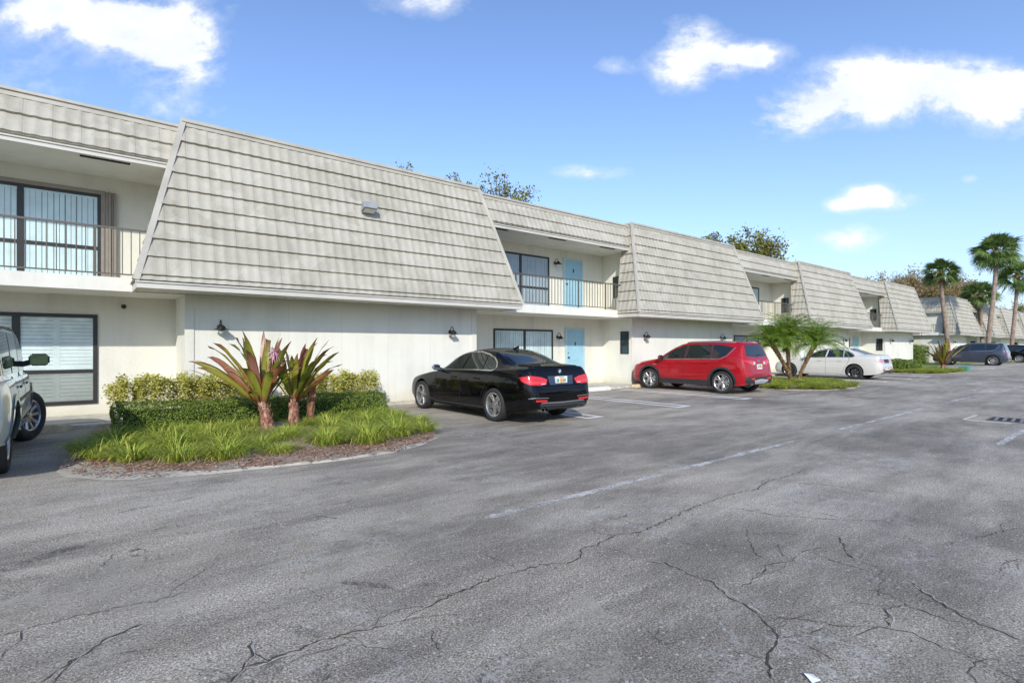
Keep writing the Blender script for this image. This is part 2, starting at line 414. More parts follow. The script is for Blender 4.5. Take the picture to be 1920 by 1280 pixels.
M['twig'] = simple('twig_bark', (0.30, 0.24, 0.17), 0.9, vs=20)
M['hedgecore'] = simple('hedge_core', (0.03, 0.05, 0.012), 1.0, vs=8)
def mk_crinum():
    m, nt, b = nmat('crinum_leaf')
    geo = N(nt, 'ShaderNodeNewGeometry'); at = N(nt, 'ShaderNodeAttribute'); at.attribute_name = 'leafuv'
    sep = N(nt, 'ShaderNodeSeparateXYZ'); L(nt, at.outputs['Vector'], sep.inputs[0])
    n = noise_tex(nt, 7, 4, 0.7, geo.outputs['Position'])
    base = ramp(nt, mth(nt, 'ADD', mth(nt, 'MULTIPLY', geo.outputs['Random Per Island'], 0.7), mth(nt, 'MULTIPLY', n.outputs[0], 0.3)),
                [(0.1, (0.12, 0.18, 0.02)), (0.5, (0.24, 0.29, 0.035)), (0.62, (0.38, 0.33, 0.06)), (0.72, (0.30, 0.12, 0.06)), (0.95, (0.36, 0.18, 0.16))]).outputs[0]
    edge = mth(nt, 'ADD', sep.outputs[0], mth(nt, 'MULTIPLY', mth(nt, 'SUBTRACT', n.outputs[0], 0.5), 0.8))
    em = ramp(nt, edge, [(0.66, g3(0)), (0.9, g3(1))]).outputs[0]
    c = mix(nt, mth(nt, 'MULTIPLY', em, 0.75), base, (0.24, 0.07, 0.03))
    tip = ramp(nt, mth(nt, 'ADD', sep.outputs[1], mth(nt, 'MULTIPLY', mth(nt, 'SUBTRACT', n.outputs[0], 0.5), 0.35)), [(0.76, g3(0)), (0.96, g3(1))]).outputs[0]
    c = mix(nt, mth(nt, 'MULTIPLY', tip, 0.8), c, (0.17, 0.06, 0.03))
    rt = ramp(nt, sep.outputs[1], [(0.02, g3(1)), (0.28, g3(0))]).outputs[0]
    c = mix(nt, rt, c, (0.20, 0.02, 0.04))
    L(nt, c, b.inputs['Base Color']); b.inputs['Roughness'].default_value = 0.38
    tr = N(nt, 'ShaderNodeBsdfTranslucent'); L(nt, c, tr.inputs[0]); mx = N(nt, 'ShaderNodeMixShader'); mx.inputs[0].default_value = 0.22
    L(nt, b.outputs[0], mx.inputs[1]); L(nt, tr.outputs[0], mx.inputs[2]); L(nt, mx.outputs[0], nt.nodes['Material Output'].inputs[0])
    return m
M['crinum'] = mk_crinum()
def mk_patchbark(name, cols, scale=8):
    m, nt, b = nmat(name); co = objco(nt)
    n = noise_tex(nt, scale, 5, 0.75, mapping(nt, co, (1, 1, 0.6)))
    L(nt, ramp(nt, n.outputs[0], cols).outputs[0], b.inputs['Base Color']); b.inputs['Roughness'].default_value = 0.9
    bump(nt, b, n.outputs[0], 0.8, 0.03)
    return m
M['crinumtrunk'] = mk_patchbark('crinum_trunk', [(0.40, (0.09, 0.04, 0.03)), (0.5, (0.30, 0.12, 0.07)), (0.6, (0.45, 0.34, 0.25)), (0.74, (0.6, 0.53, 0.43))], 11)
M['palmtrunk'] = mk_patchbark('palm_trunk', [(0.3, (0.13, 0.09, 0.065)), (0.5, (0.26, 0.19, 0.14)), (0.7, (0.38, 0.31, 0.25))], 6)
M['boot'] = mk_patchbark('palm_boots', [(0.3, (0.09, 0.03, 0.015)), (0.5, (0.22, 0.09, 0.045)), (0.7, (0.34, 0.18, 0.10))], 7)
M['roebtrunk'] = mk_patchbark('date_palm_trunk', [(0.35, (0.05, 0.03, 0.015)), (0.5, (0.16, 0.09, 0.04)), (0.68, (0.38, 0.27, 0.14))], 16)
M['datefrond'] = leafmat('date_palm_leaf', [(0.05, (0.06, 0.13, 0.015)), (0.5, (0.16, 0.27, 0.03)), (0.95, (0.34, 0.42, 0.07))], 0.45, 0.2)
M['fan'] = leafmat('fan_palm_leaf', [(0.05, (0.05, 0.10, 0.025)), (0.5, (0.11, 0.18, 0.045)), (0.95, (0.22, 0.28, 0.08))], 0.45, 0.2)
M['treeleaf'] = leafmat('tree_leaf', [(0.05, (0.08, 0.09, 0.02)), (0.5, (0.19, 0.2, 0.04)), (0.95, (0.34, 0.30, 0.08))], 0.5, 0.25)
M['redleaf'] = leafmat('russet_leaf', [(0.05, (0.17, 0.13, 0.05)), (0.5, (0.30, 0.21, 0.10)), (0.95, (0.32, 0.30, 0.12))], 0.6, 0.25)
M['bark'] = simple('bark', (0.16, 0.12, 0.09), 0.95, vs=12, var=0.2, bmp=0.5)
M['deadleaf'] = simple('dead_leaf', (0.24, 0.11, 0.06), 0.9, vs=15, var=0.25)
M['pink'] = simple('pink_petal', (0.62, 0.28, 0.40), 0.5, vs=30, var=0.15)
M['teal'] = simple('teal_plastic', (0.05, 0.30, 0.26), 0.5, vs=6)
M['gratebar'] = simple('worn_iron', (0.2, 0.2, 0.2), 0.7, vs=10)
M['grate'] = simple('cast_iron', (0.05, 0.05, 0.052), 0.6, vs=10, var=0.15)
M['paper'] = simple('paper', (0.8, 0.83, 0.84), 0.7, var=0)

# ------------------------------------------------------------------ ground
def sheet(name, pts, z, mat, kind='structure', parent=None):
    mb = MB(); mb.add([(p[0], p[1], z) for p in pts], [tuple(range(len(pts)))])
    o = mb.build(name, mat, parent)
    if kind: o['kind'] = kind
    return o
sheet('ground', [(-900, -900), (900, -900), (900, 900), (-900, 900)], -0.03, M['lawn'])
sheet('parking_lot', [(-60, -26), (200, -26), (200, 9.2), (62, 9.2), (62, 10.9), (42.3, 10.9), (42.3, 13.2), (-60, 13.2)], 0.0, M['asphalt'])

def ribbon(mb, pts, w, z, jit=0.0, seg=0.08, wj=0.5):
    out = []
    for i in range(len(pts)-1):
        a = Vector(pts[i]); b = Vector(pts[i+1]); n = max(1, int((b-a).length/seg))
        for k in range(n): out.append(a.lerp(b, k/n))
    out.append(Vector(pts[-1]))
    vs = []; fs = []
    for i, p in enumerate(out):
        d = (out[min(i+1, len(out)-1)] - out[max(0, i-1)]); d.z = 0
        if d.length < 1e-6: d = Vector((1, 0, 0))
        d.normalize(); nrm = Vector((-d.y, d.x, 0))
        off = nrm*R.uniform(-jit, jit)
        ww = w*(1+R.uniform(-wj, wj))/2
        if jit > 0 and (i == 0 or i == len(out)-1): ww *= 0.2
        vs.append(p+off+nrm*ww); vs.append(p+off-nrm*ww)
    for i in range(len(out)-1): fs.append((2*i, 2*i+1, 2*i+3, 2*i+2))
    mb.add([(v.x, v.y, z) for v in vs], fs)

CR = [
 ([(1515,880),(1475,893),(1440,902),(1420,917),(1375,925),(1340,937),(1290,955),(1240,980),(1200,997),(1150,1005),(1120,1022),(1087,1030),(1089,1045),(1060,1057),(1015,1059),(960,1075),(945,1077),(900,1095),(850,1115),(800,1140),(775,1152),(740,1170),(660,1185),(595,1205),(500,1240),(450,1255)], 0.013),
 ([(472,1200),(470,1230),(452,1255),(435,1280)], 0.012),
 ([(1150,1005),(1125,1000),(1110,993)], 0.006),
 ([(1215,1052),(1247,1055),(1280,1072),(1335,1090),(1360,1115),(1395,1135),(1430,1157),(1460,1195),(1447,1220),(1442,1240),(1442,1272)], 0.012),
 ([(1430,1157),(1510,1161),(1585,1175),(1660,1177),(1710,1187),(1740,1200),(1780,1220)], 0.008),
 ([(1707,1092),(1760,1130),(1825,1165),(1920,1202)], 0.009),
 ([(1600,1100),(1670,1115),(1700,1135),(1785,1165),(1825,1170)], 0.007),
 ([(1700,1135),(1660,1142),(1667,1155),(1662,1177)], 0.009),
 ([(1575,1007),(1587,1035),(1602,1050)], 0.011),
 ([(1397,990),(1405,1015),(1415,1040),(1430,1045)], 0.007),
 ([(1545,1027),(1495,1037),(1490,1050),(1440,1060),(1415,1085),(1395,1100)], 0.009),
 ([(1460,902),(1550,910),(1630,920),(1700,925)], 0.008),
 ([(1375,952),(1460,967),(1580,975),(1680,977)], 0.008),
 ([(0,1192),(115,1162),(215,1140),(290,1127),(355,1110)], 0.008),
 ([(270,1170),(215,1190),(135,1240),(80,1280)], 0.016),
 ([(300,1215),(250,1222),(215,1224)], 0.006),
 ([(0,1110),(80,1080)], 0.006), ([(215,1037),(190,1062)], 0.007),
 ([(1825,1010),(1885,995),(1920,990)], 0.008),
 ([(1877,1072),(1890,1052),(1920,1050)], 0.009), ([(1877,1072),(1920,1085)], 0.007),
 ([(1240,1182),(1225,1195),(1237,1207)], 0.006),
 ([(805,1180),(815,1200),(830,1225)], 0.006),
 ([(1345,1020),(1375,1033),(1410,1040)], 0.005), ([(1230,1005),(1275,1017),(1300,1022)], 0.005),
 ([(1600,1050),(1640,1062),(1690,1080)], 0.006), ([(1780,1220),(1850,1235),(1915,1245)], 0.005),
 ([(1460,1195),(1520,1212),(1560,1240)], 0.005), ([(1442,1235),(1400,1226),(1360,1222)], 0.005),
 ([(1215,1052),(1180,1040),(1150,1030)], 0.005), ([(560,1235),(620,1215),(680,1200)], 0.004),
]
mb = MB(); mb2 = MB()
for pl, w in CR:
    pts = [gp(x, y) for x, y in pl]
    s_ = min(1.0, 0.5+0.1*pts[0].length)
    ribbon(mb, pts, w*0.62, 0.0042, jit=0.014, seg=0.028, wj=0.85)
    for i in range(len(pts)-1):
        if (pts[i+1]-pts[i]).length > 0.12 and R.random() < 0.4:
            p0 = pts[i].lerp(pts[i+1], R.random()); a_ = R.uniform(0, 2*PI); pl2 = [p0]
            for k in range(R.randint(2, 5)):
                a_ += R.uniform(-.7, .7); pl2.append(pl2[-1]+Vector((math.cos(a_), math.sin(a_), 0))*R.uniform(.04, .13))
            ribbon(mb, pl2, 0.0035, 0.0042, jit=0.006, seg=0.03, wj=0.7)
    if w > 0.0085:
        o_ = [p+Vector((0.012, -0.012, 0)) for p in pts]
        ribbon(mb2, o_, w*0.7, 0.0034, jit=0.02, seg=0.04, wj=1.0)
for pl in ([(450,925),(455,940),(462,957),(490,968),(520,980),(540,992)], [(497,985),(495,1010),(492,1025)], [(520,980),(560,985),(600,990),(640,995),(690,992)],
           [(462,957),(520,960),(560,955)], [(900,975),(940,962),(980,955)], [(640,1000),(700,1010),(760,1000)], [(500,916),(530,914)]):
    ribbon(mb2, [gp(x, y) for x, y in pl], 0.010, 0.0034, jit=0.02, seg=0.05, wj=0.8)
o = mb.build('pavement_cracks', M['crack']); o['kind'] = 'structure'
o = mb2.build('filled_cracks', M['cracklight']); o['kind'] = 'structure'

# painted bay stripes: double lines closed at the aisle end
def hairpin(mb, x, y0=7.4, y1=12.15, w=0.5, lw=0.1):
    mb.box(x-w/2, y0, 0.001, x-w/2+lw, y1, 0.005); mb.box(x+w/2-lw, y0, 0.001, x+w/2, y1, 0.005)
    mb.box(x-w/2+lw, y0, 0.001, x+w/2-lw, y0+lw, 0.005)
for x in (-3.2, 8.2, 11.38, 14.45, 26.1, 29.2, 32.3, 44.5, 47.6, 50.7, 53.8, 57.0, 60.1):
    mb = MB(); hairpin(mb, x, y1=12.15 if x < 42 else 10.8)
    o = mb.build('bay_line', M['stripe']); o['kind'] = 'structure'
mb = MB()
for (a, b) in ((2.65, 8.7), (10.26, 15.3)):
    ribbon(mb, [(a, 3.64, 0), (b, 3.64, 0)], 0.09, 0.0046, jit=0.012, seg=0.1, wj=0.35)
ribbon(mb, [(10.5, 1.6, 0), (14.2, 1.6, 0)], 0.09, 0.0046, jit=0.01, seg=0.1, wj=0.3)
ribbon(mb, [(17.5, 3.64, 0), (21.5, 3.64, 0)], 0.09, 0.0046, jit=0.01, seg=0.1, wj=0.3)
for k in range(12):
    t = [gp(1805+12*k+R.uniform(-3, 3), 724+R.uniform(-1, 1)+abs(k-6)*0.5)]
ribbon(mb, [gp(1640,702), gp(1700,706), gp(1800,714), gp(1855,722)], 0.07, 0.0046, jit=0.03, seg=0.3)
ribbon(mb, [gp(1825,735), gp(1832,728), gp(1850,725)], 0.09, 0.0046, jit=0.03, seg=0.2)
ribbon(mb, [gp(1850,732), gp(1870,736), gp(1885,732), gp(1920,724)], 0.16, 0.0046, jit=0.06, seg=0.2)
ribbon(mb, [gp(1860,740), gp(1900,741)], 0.05, 0.0046, jit=0.03, seg=0.2)
o = mb.build('faded_lines', M['oldstripe']); o['kind'] = 'structure'
# bleached and oily patches with a shape of their own
def blob(mb, c, rx, ry, rot, z, n=22):
    ph = R.uniform(0, 9)
    vs = []
    for k in range(n):
        t = 2*PI*k/n; rr = 1+0.55*mnoise.noise((math.cos(t)*1.8+ph, math.sin(t)*1.8, ph))+0.2*mnoise.noise((math.cos(t)*5+ph, math.sin(t)*5, ph))
        x = math.cos(t)*rx*rr; y = math.sin(t)*ry*rr
        vs.append((c[0]+x*math.cos(rot)-y*math.sin(rot), c[1]+x*math.sin(rot)+y*math.cos(rot), z))
    mb.add(vs, [tuple(range(n))])
mb = MB()
for (px, py, rx, ry, rot) in ((680,1095,0.22,0.03,-0.9),(560,1180,0.14,0.03,-1.1),(600,1262,0.10,0.05,0.9),(500,1265,0.16,0.05,0.9),(290,947,0.30,0.05,0.2),
                              (110,1035,0.24,0.06,0.5),(480,1143,0.04,0.03,0),(985,772,0.35,0.12,0.4),(810,1095,0.12,0.03,-0.6)):
    blob(mb, gp(px, py), rx, ry, rot, 0.0026)
o = mb.build('oil_stains', M['oil']); o['kind'] = 'structure'
mb = MB()
for (px, py, rx, ry, rot) in ((560,1110,0.28,0.12,0.7),(1050,840,1.6,0.5,0.1),(1250,820,1.9,0.35,0.1),(1500,800,2.6,0.45,0.0),(1650,770,4.0,0.6,0.0),(1700,735,5.0,0.6,0.0),
                              (300,1060,0.7,0.4,0.2),(150,1180,0.5,0.4,0.2),(1750,1240,0.3,0.22,0.4),(1080,1190,0.4,0.25,0.5),(740,905,0.9,0.3,0.2),(1420,860,1.2,0.3,0.1),(760,1000,1.0,0.35,0.3)):
    blob(mb, gp(px, py), rx, ry, rot, 0.0018, 30)
o = mb.build('bleached_patches', M['bleach']); o['kind'] = 'structure'

# ------------------------------------------------------------------ building pieces
YW, YR, YE, YS = 12.5, 13.9, 11.5, 12.42          # box wall, recess wall, eave, slab front
ZE, ZT, FL = 2.5, 6.0, 0.85                      # eave underside, roof top, flare
ZF = 2.63
def tile_face(mb, axis, o0, o1, z0, z1, cl0, cr0, cl1, cr1, nsign, courses, pitch=0.2, k=6):
    """tiled slope; axis 'x': runs along X and leans in Y. c ranges linear from bottom to top"""
    H = z1-z0
    def P(c, h, off):
        z = z0+H*h; oc = o0+(o1-o0)*h
        sl = math.hypot(H, o1-o0); nz = abs(o1-o0)/sl; no = H/sl*nsign
        return ((c, oc+off*no, z+off*nz) if axis == 'x' else (oc+off*no, c, z+off*nz))
    nC = len(courses)-1
    cmin = min(cl0, cl1); cmax = max(cr0, cr1)
    n = int((cmax-cmin)/pitch*k)+1
    cs = [cmin+(cmax-cmin)*i/n for i in range(n+1)]
    for j in range(nC):
        ha, hb = courses[j], courses[j+1]
        jit = R.uniform(-0.004, 0.004)
        rows = []
        for h, lift, w in ((ha, 0.0, 0), (ha, 0.056, 1), (hb, 0.010, 1)):
            row = []
            for c in cs:
                l = cl0+(cl1-cl0)*h; r = cr0+(cr1-cr0)*h
                cc = min(max(c, l), r)
                p = (cc/pitch) % 1.0
                tile_id = math.floor(cc/pitch)
                wv = 0.014*((0.5+0.5*math.cos(2*PI*p))**1.3)*w
                seam = -0.004 if (abs(p-0.14) < 0.06 and w) else 0
                vary = 0.003*mnoise.noise((tile_id*3.7, j*5.1, 0))*w
                row.append(P(cc, h, lift+wv+seam+vary + (jit if w else 0)))
            rows.append(row)
        vs = [v for row in rows for v in row]; m = n+1; fs = []
        for a in range(2):
            for i in range(n):
                q = (a*m+i, a*m+i+1, (a+1)*m+i+1, (a+1)*m+i)
                if (Vector(vs[q[0]])-Vector(vs[q[1]])).length + (Vector(vs[q[2]])-Vector(vs[q[3]])).length < 1e-5: continue
                fs.append(q if nsign*(-1 if axis == 'x' else 1) > 0 else q[::-1])
        mb.add(vs, fs)

def full_courses():
    n = 9; top = 0.957; b = 0.03
    return [0.0, b] + [b+(top-b)*i/n for i in range(1, n+1)]

def mansard(parent, xl, xr, side_l=True, side_r=True, ybl=12.45, ytl=12.85):
    mb = MB()
    cs = full_courses()
    tile_face(mb, 'x', YE, YW, ZF, ZT, xl-FL, xr+FL, xl, xr, -1, cs)
    if side_l: tile_face(mb, 'y', xl-FL, xl, ZF, ZT, YE, ybl, YW, ytl, -1, cs)
    if side_r: tile_face(mb, 'y', xr+FL, xr, ZF, ZT, YE, 12.45, YW, 12.85, 1, cs)
    me = mb.mesh('mansard_roof', True, 40)
    o = link('mansard_roof', me, M['tile'], parent)
    # underlay body behind the tiles, so the slope is solid
    b = MB()
    v = [(xl-FL, YE, ZF), (xr+FL, YE, ZF), (xr+FL, 12.44, ZF), (xl-FL, 12.44, ZF), (xl, YW, ZT-0.02), (xr, YW, ZT-0.02), (xr, 12.84, ZT-0.02), (xl, 12.84, ZT-0.02)]
    b.add(v, [(0,3,2,1),(4,5,6,7),(0,1,5,4),(1,2,6,5),(2,3,7,6),(3,0,4,7)])
    b.build('roof_underlay', M['trimgrey'], o)
    t = MB()
    e = 0.03
    for (xb, xt, s) in ((xl-FL, xl, -1), (xr+FL, xr, 1)):
        t.bar((xb+s*e, YE-e, ZF), (xt+s*e, YW-e, ZT+0.01), 0.10, 0.07, (0, 1, 0))
        t.bar((xb+s*0.02, 12.45, ZF), (xt+s*0.02, 12.85, ZT-0.02), 0.06, 0.05, (0, 1, 0))
    t.box(xl-0.05, YW-0.075, ZT-0.13, xr+0.05, YW+0.1, ZT-0.05)
    t.box(xl-0.07, YW-0.10, ZT-0.05, xr+0.07, YW+0.5, ZT+0.015)
    t.box(xl-0.07, YW+0.1, ZT-0.13, xl-0.01, YW+0.5, ZT-0.05); t.box(xr+0.01, YW+0.1, ZT-0.13, xr+0.07, YW+0.5, ZT-0.05)
    t.build('hip_trim', M['trimgrey'], o)
    f = MB()
    f.box(xl-FL-0.02, YE-0.02, ZE, xr+FL+0.02, YE+0.03, ZF-0.005)
    f.box(xl-FL-0.02, YE+0.03, ZE, xl-FL+0.03, 12.47, ZF-0.005); f.box(xr+FL-0.03, YE+0.03, ZE, xr+FL+0.02, 12.47, ZF-0.005)
    f.box(xl-FL-0.045, YE-0.045, ZF-0.035, xr+FL+0.045, YE-0.02, ZF-0.008)
    f.build('fascia', M['fascia'], o)
    s = MB()
    s.box(xl-FL+0.03, YE+0.03, ZE+0.02, xr+FL-0.03, 12.9, ZE+0.08)
    s.build('soffit', M['soffit'], o)
    for k in range(2):
        d = MB(); x = xl+0.6+k*4.4
        d.box(x, YE+0.10, ZE+0.012, x+1.2, YE+0.18, ZE+0.03)
        d.build('soffit_vent', M['dark'], o)
    return o

def wall_box(parent, xl, xr):
    w = MB(); w.box(xl, YW, 0.0, xr, 15, ZE+0.05)
    w.build('garage_wall', M['siding'], parent)
    w = MB(); w.box(xl+0.004, YW+0.38, ZE+0.05, xr-0.004, 15, ZT-0.08)
    w.build('upper_wall', M['stucco'], parent)
    t = MB()
    for x in (xl, xr-0.14): t.box(x-0.012, YW-0.02, 0.06, x+0.152, YW, ZE-0.0)
    t.box(xl+0.152-0.012, YW-0.016, ZE-0.07, xr-0.14-0.012, YW, ZE)
    t.build('corner_board', M['stucco'], parent)

def add_window(parent, x0, x1, z0, z1, y, panels=2, transom=None, frame='bronze', blind='blind', kind='vertical', facing='y', name='window', fw=0.06):
    """facing y: looks toward -Y at plane y. facing x: looks toward -X, x0..x1 are Y values and y is the X of the wall"""
    def mp(b, a0, d0, z0_, a1, d1, z1_):
        if facing == 'y': b.box(a0, y+d0, z0_, a1, y+d1, z1_)
        else: b.box(y+d0, a0, z0_, y+d1, a1, z1_)
    w = MB()
    mp(w, x0, -0.03, z0, x0+fw, 0.0, z1); mp(w, x1-fw, -0.03, z0, x1, 0.0, z1)
    mp(w, x0+fw, -0.03, z0, x1-fw, 0.0, z0+fw); mp(w, x0+fw, -0.03, z1-fw, x1-fw, 0.0, z1)
    inner = x1-x0-2*fw
    for k in range(1, panels):
        c = x0+fw+inner*k/panels
        mp(w, c-fw*0.8, -0.028, z0+fw, c+fw*0.8, 0.0, z1-fw)
    if transom:
        for k in range(panels):
            a = x0+fw+inner*k/panels+(0 if k == 0 else fw*0.8); b_ = x0+fw+inner*(k+1)/panels-(0 if k == panels-1 else fw*0.8)
            mp(w, a, -0.026, transom-0.035, b_, 0.0, transom+0.035)
    o = w.build(name, M[frame], parent)
    g = MB(); e0, e1, f0, f1 = x0+fw*0.5, x1-fw*0.5, z0+fw*0.5, z1-fw*0.5
    if facing == 'y': g.add([(e0, y-0.012, f0), (e1, y-0.012, f0), (e1, y-0.012, f1), (e0, y-0.012, f1)], [(0, 1, 2, 3)])
    else: g.add([(y-0.012, e1, f0), (y-0.012, e0, f0), (y-0.012, e0, f1), (y-0.012, e1, f1)], [(0, 1, 2, 3)])
    g.build('pane', M['glass'], o)
    b = MB()
    if kind == 'vertical':
        b = MB(); pit = 0.086; lo_, hi_ = x0+fw*0.6, x1-fw*0.6; n = int((hi_-lo_)/pit); zt_ = z1-fw*1.6
        for k in range(n):
            if abs((k+.5)/n-0.5)*n < 0.6 and R.random() < 0.6: continue
            c = lo_+(hi_-lo_)*(k+0.5)/n+R.uniform(-.004, .004); r_ = pit*R.uniform(0.40, 0.49); d0 = -0.0045; d1 = -0.0085; zb_ = z0+fw*0.6+R.uniform(0, .015)
            cs_ = [(c-r_, d0), (c, (d0+d1)/2-0.001), (c+r_, d1)]
            vs = []
            for (cc, dd) in cs_:
                vs += [((cc, y+dd, zb_) if facing == 'y' else (y+dd, cc, zb_)), ((cc, y+dd, zt_) if facing == 'y' else (y+dd, cc, zt_))]
            b.add(vs, [(0, 2, 3, 1), (2, 4, 5, 3)])
        b.build('blinds', M[blind], o)
        h_ = MB(); mp(h_, lo_, -0.0095, zt_, hi_, -0.003, zt_+0.035); h_.build('blind_rail', M[blind], o)
        bb = MB(); mp(bb, x0+0.02, -0.0012, z0+0.02, x1-0.02, 0.0, z1-0.02); bb.build('window_back', M['room'], o)
    elif kind == 'shutter':
        b_up = b; b_lo = MB()
        for k in range(panels*2):
            a0 = x0+fw*0.7+(x1-x0-fw*1.4)*k/(panels*2); a1 = x0+fw*0.7+(x1-x0-fw*1.4)*(k+1)/(panels*2)
            for qi, (q0, q1) in enumerate(((z0+fw*0.7, (transom or z0+0.6)-0.02), ((transom or z0+0.6)+0.02, z1-fw*0.7))):
                b = b_lo if qi == 0 else b_up
                mp(b, a0, -0.008, q0, a0+0.05, -0.002, q1); mp(b, a1-0.05, -0.008, q0, a1, -0.002, q1)
                mp(b, a0+0.05, -0.008, q1-0.05, a1-0.05, -0.002, q1); mp(b, a0+0.05, -0.008, q0, a1-0.05, -0.002, q0+0.05)
                zz = q0+0.05; st = 0.072
                while zz < q1-0.06:
                    if facing == 'y': b.add([(a0+0.05, y-0.008, zz), (a1-0.05, y-0.008, zz), (a1-0.05, y-0.001, zz+st*0.92), (a0+0.05, y-0.001, zz+st*0.92)], [(0,1,2,3)])
                    zz += st
        b_up.build('shutters', M[blind], o); b_lo.build('shutters', M['shuttergrey'], o)
        bb = MB(); mp(bb, x0+0.02, -0.0008, z0+0.02, x1-0.02, 0.0, z1-0.02); bb.build('window_back', M['room'], o)
    else:
        mp(b, x0+0.02, -0.006, z0+0.02, x1-0.02, -0.001, z1-0.02)
        b.build('window_back', M['glassdark'], o)
    return o

def add_door(parent, x0, x1, z0, z1, y):
    f = MB()
    t = 0.09
    f.box(x0-t, y-0.045, z0, x0, y, z1+t); f.box(x1, y-0.045, z0, x1+t, y, z1+t); f.box(x0, y-0.045, z1, x1, y, z1+t)
    fr = f.build('door_frame', M['doorframe'], parent)
    d = MB(); d.box(x0+0.004, y-0.03, z0+0.01, x1-0.004, y-0.001, z1-0.004)
    for cx in (0.27, 0.73):
        for (a, b) in ((0.06, 0.34), (0.42, 0.78), (0.84, 0.95)):
            cxx = x0+(x1-x0)*cx; w = (x1-x0)*0.19; za = z0+(z1-z0)*a; zb = z0+(z1-z0)*b
            d.box(cxx-w, y-0.036, za, cxx+w, y-0.03, za+0.02); d.box(cxx-w, y-0.036, zb-0.02, cxx+w, y-0.03, zb)
            d.box(cxx-w, y-0.036, za+0.02, cxx-w+0.02, y-0.03, zb-0.02); d.box(cxx+w-0.02, y-0.036, za+0.02, cxx+w, y-0.03, zb-0.02)
    do = d.build('door', M['door'], parent)
    h = MB(); h.lathe([(0.0, -0.02), (0.03, -0.02), (0.03, 0), (0.012, 0), (0.012, 0.03)], 10, 'y', (x0+0.07, y-0.035, z0+0.98))
    h.lathe([(0.0, -0.045), (0.028, -0.04), (0.03, -0.02), (0.0, -0.01)], 12, 'y', (x0+0.07, y-0.055, z0+0.98)); 
    h.box(x0+0.055, y-0.045, z0+1.12, x0+0.085, y-0.03, z0+1.17)
    h.build('handle', M['black'], do)
    k = MB(); cx = (x0+x1)/2
    k.box(cx-0.02, y-0.05, z0+1.45, cx+0.02, y-0.03, z0+1.55); k.lathe([(0.018, -0.01), (0.03, 0.0), (0.018, 0.01)], 10, 'y', (cx, y-0.045, z0+1.44))
    k.build('knocker', M['black'], do)
    pq = MB(); pq.box(x0-0.38, y-0.014, z0+1.42, x0-0.16, y, z0+1.60)
    for i in range(3): pq.box(x0-0.355+i*0.063, y-0.017, z0+1.47, x0-0.315+i*0.063, y-0.014, z0+1.55)
    pq.build('address_plaque', M['plaque'], parent)
    th = MB(); th.box(x0-0.05, y-0.10, z0-0.03, x1+0.05, y, z0+0.01); th.build('door_sill', M['concrete'], parent)

def railing(parent, x0, x1, y, zb=2.81, zt=3.69):
    m = MB()
    m.box(x0, y-0.02, zt-0.025, x1, y+0.02, zt+0.012); m.box(x0, y-0.012, zb, x1, y+0.012, zb+0.025)
    o = m.build('railing', M['rail'], parent)
    b = MB()
    x = x0+0.1
    i = 0
    while x < x1-0.03:
        if i % 10 == 0:
            p = MB(); p.box(x-0.019, y-0.0185, 2.75, x+0.019, y+0.0185, zt-0.025); p.build('railing_post', M['rail'], o)
        else: b.box(x-0.008, y-0.008, zb+0.025, x+0.008, y+0.008, zt-0.025)
        x += 0.136; i += 1
    b.build('balusters', M['rail'], o)
    return o

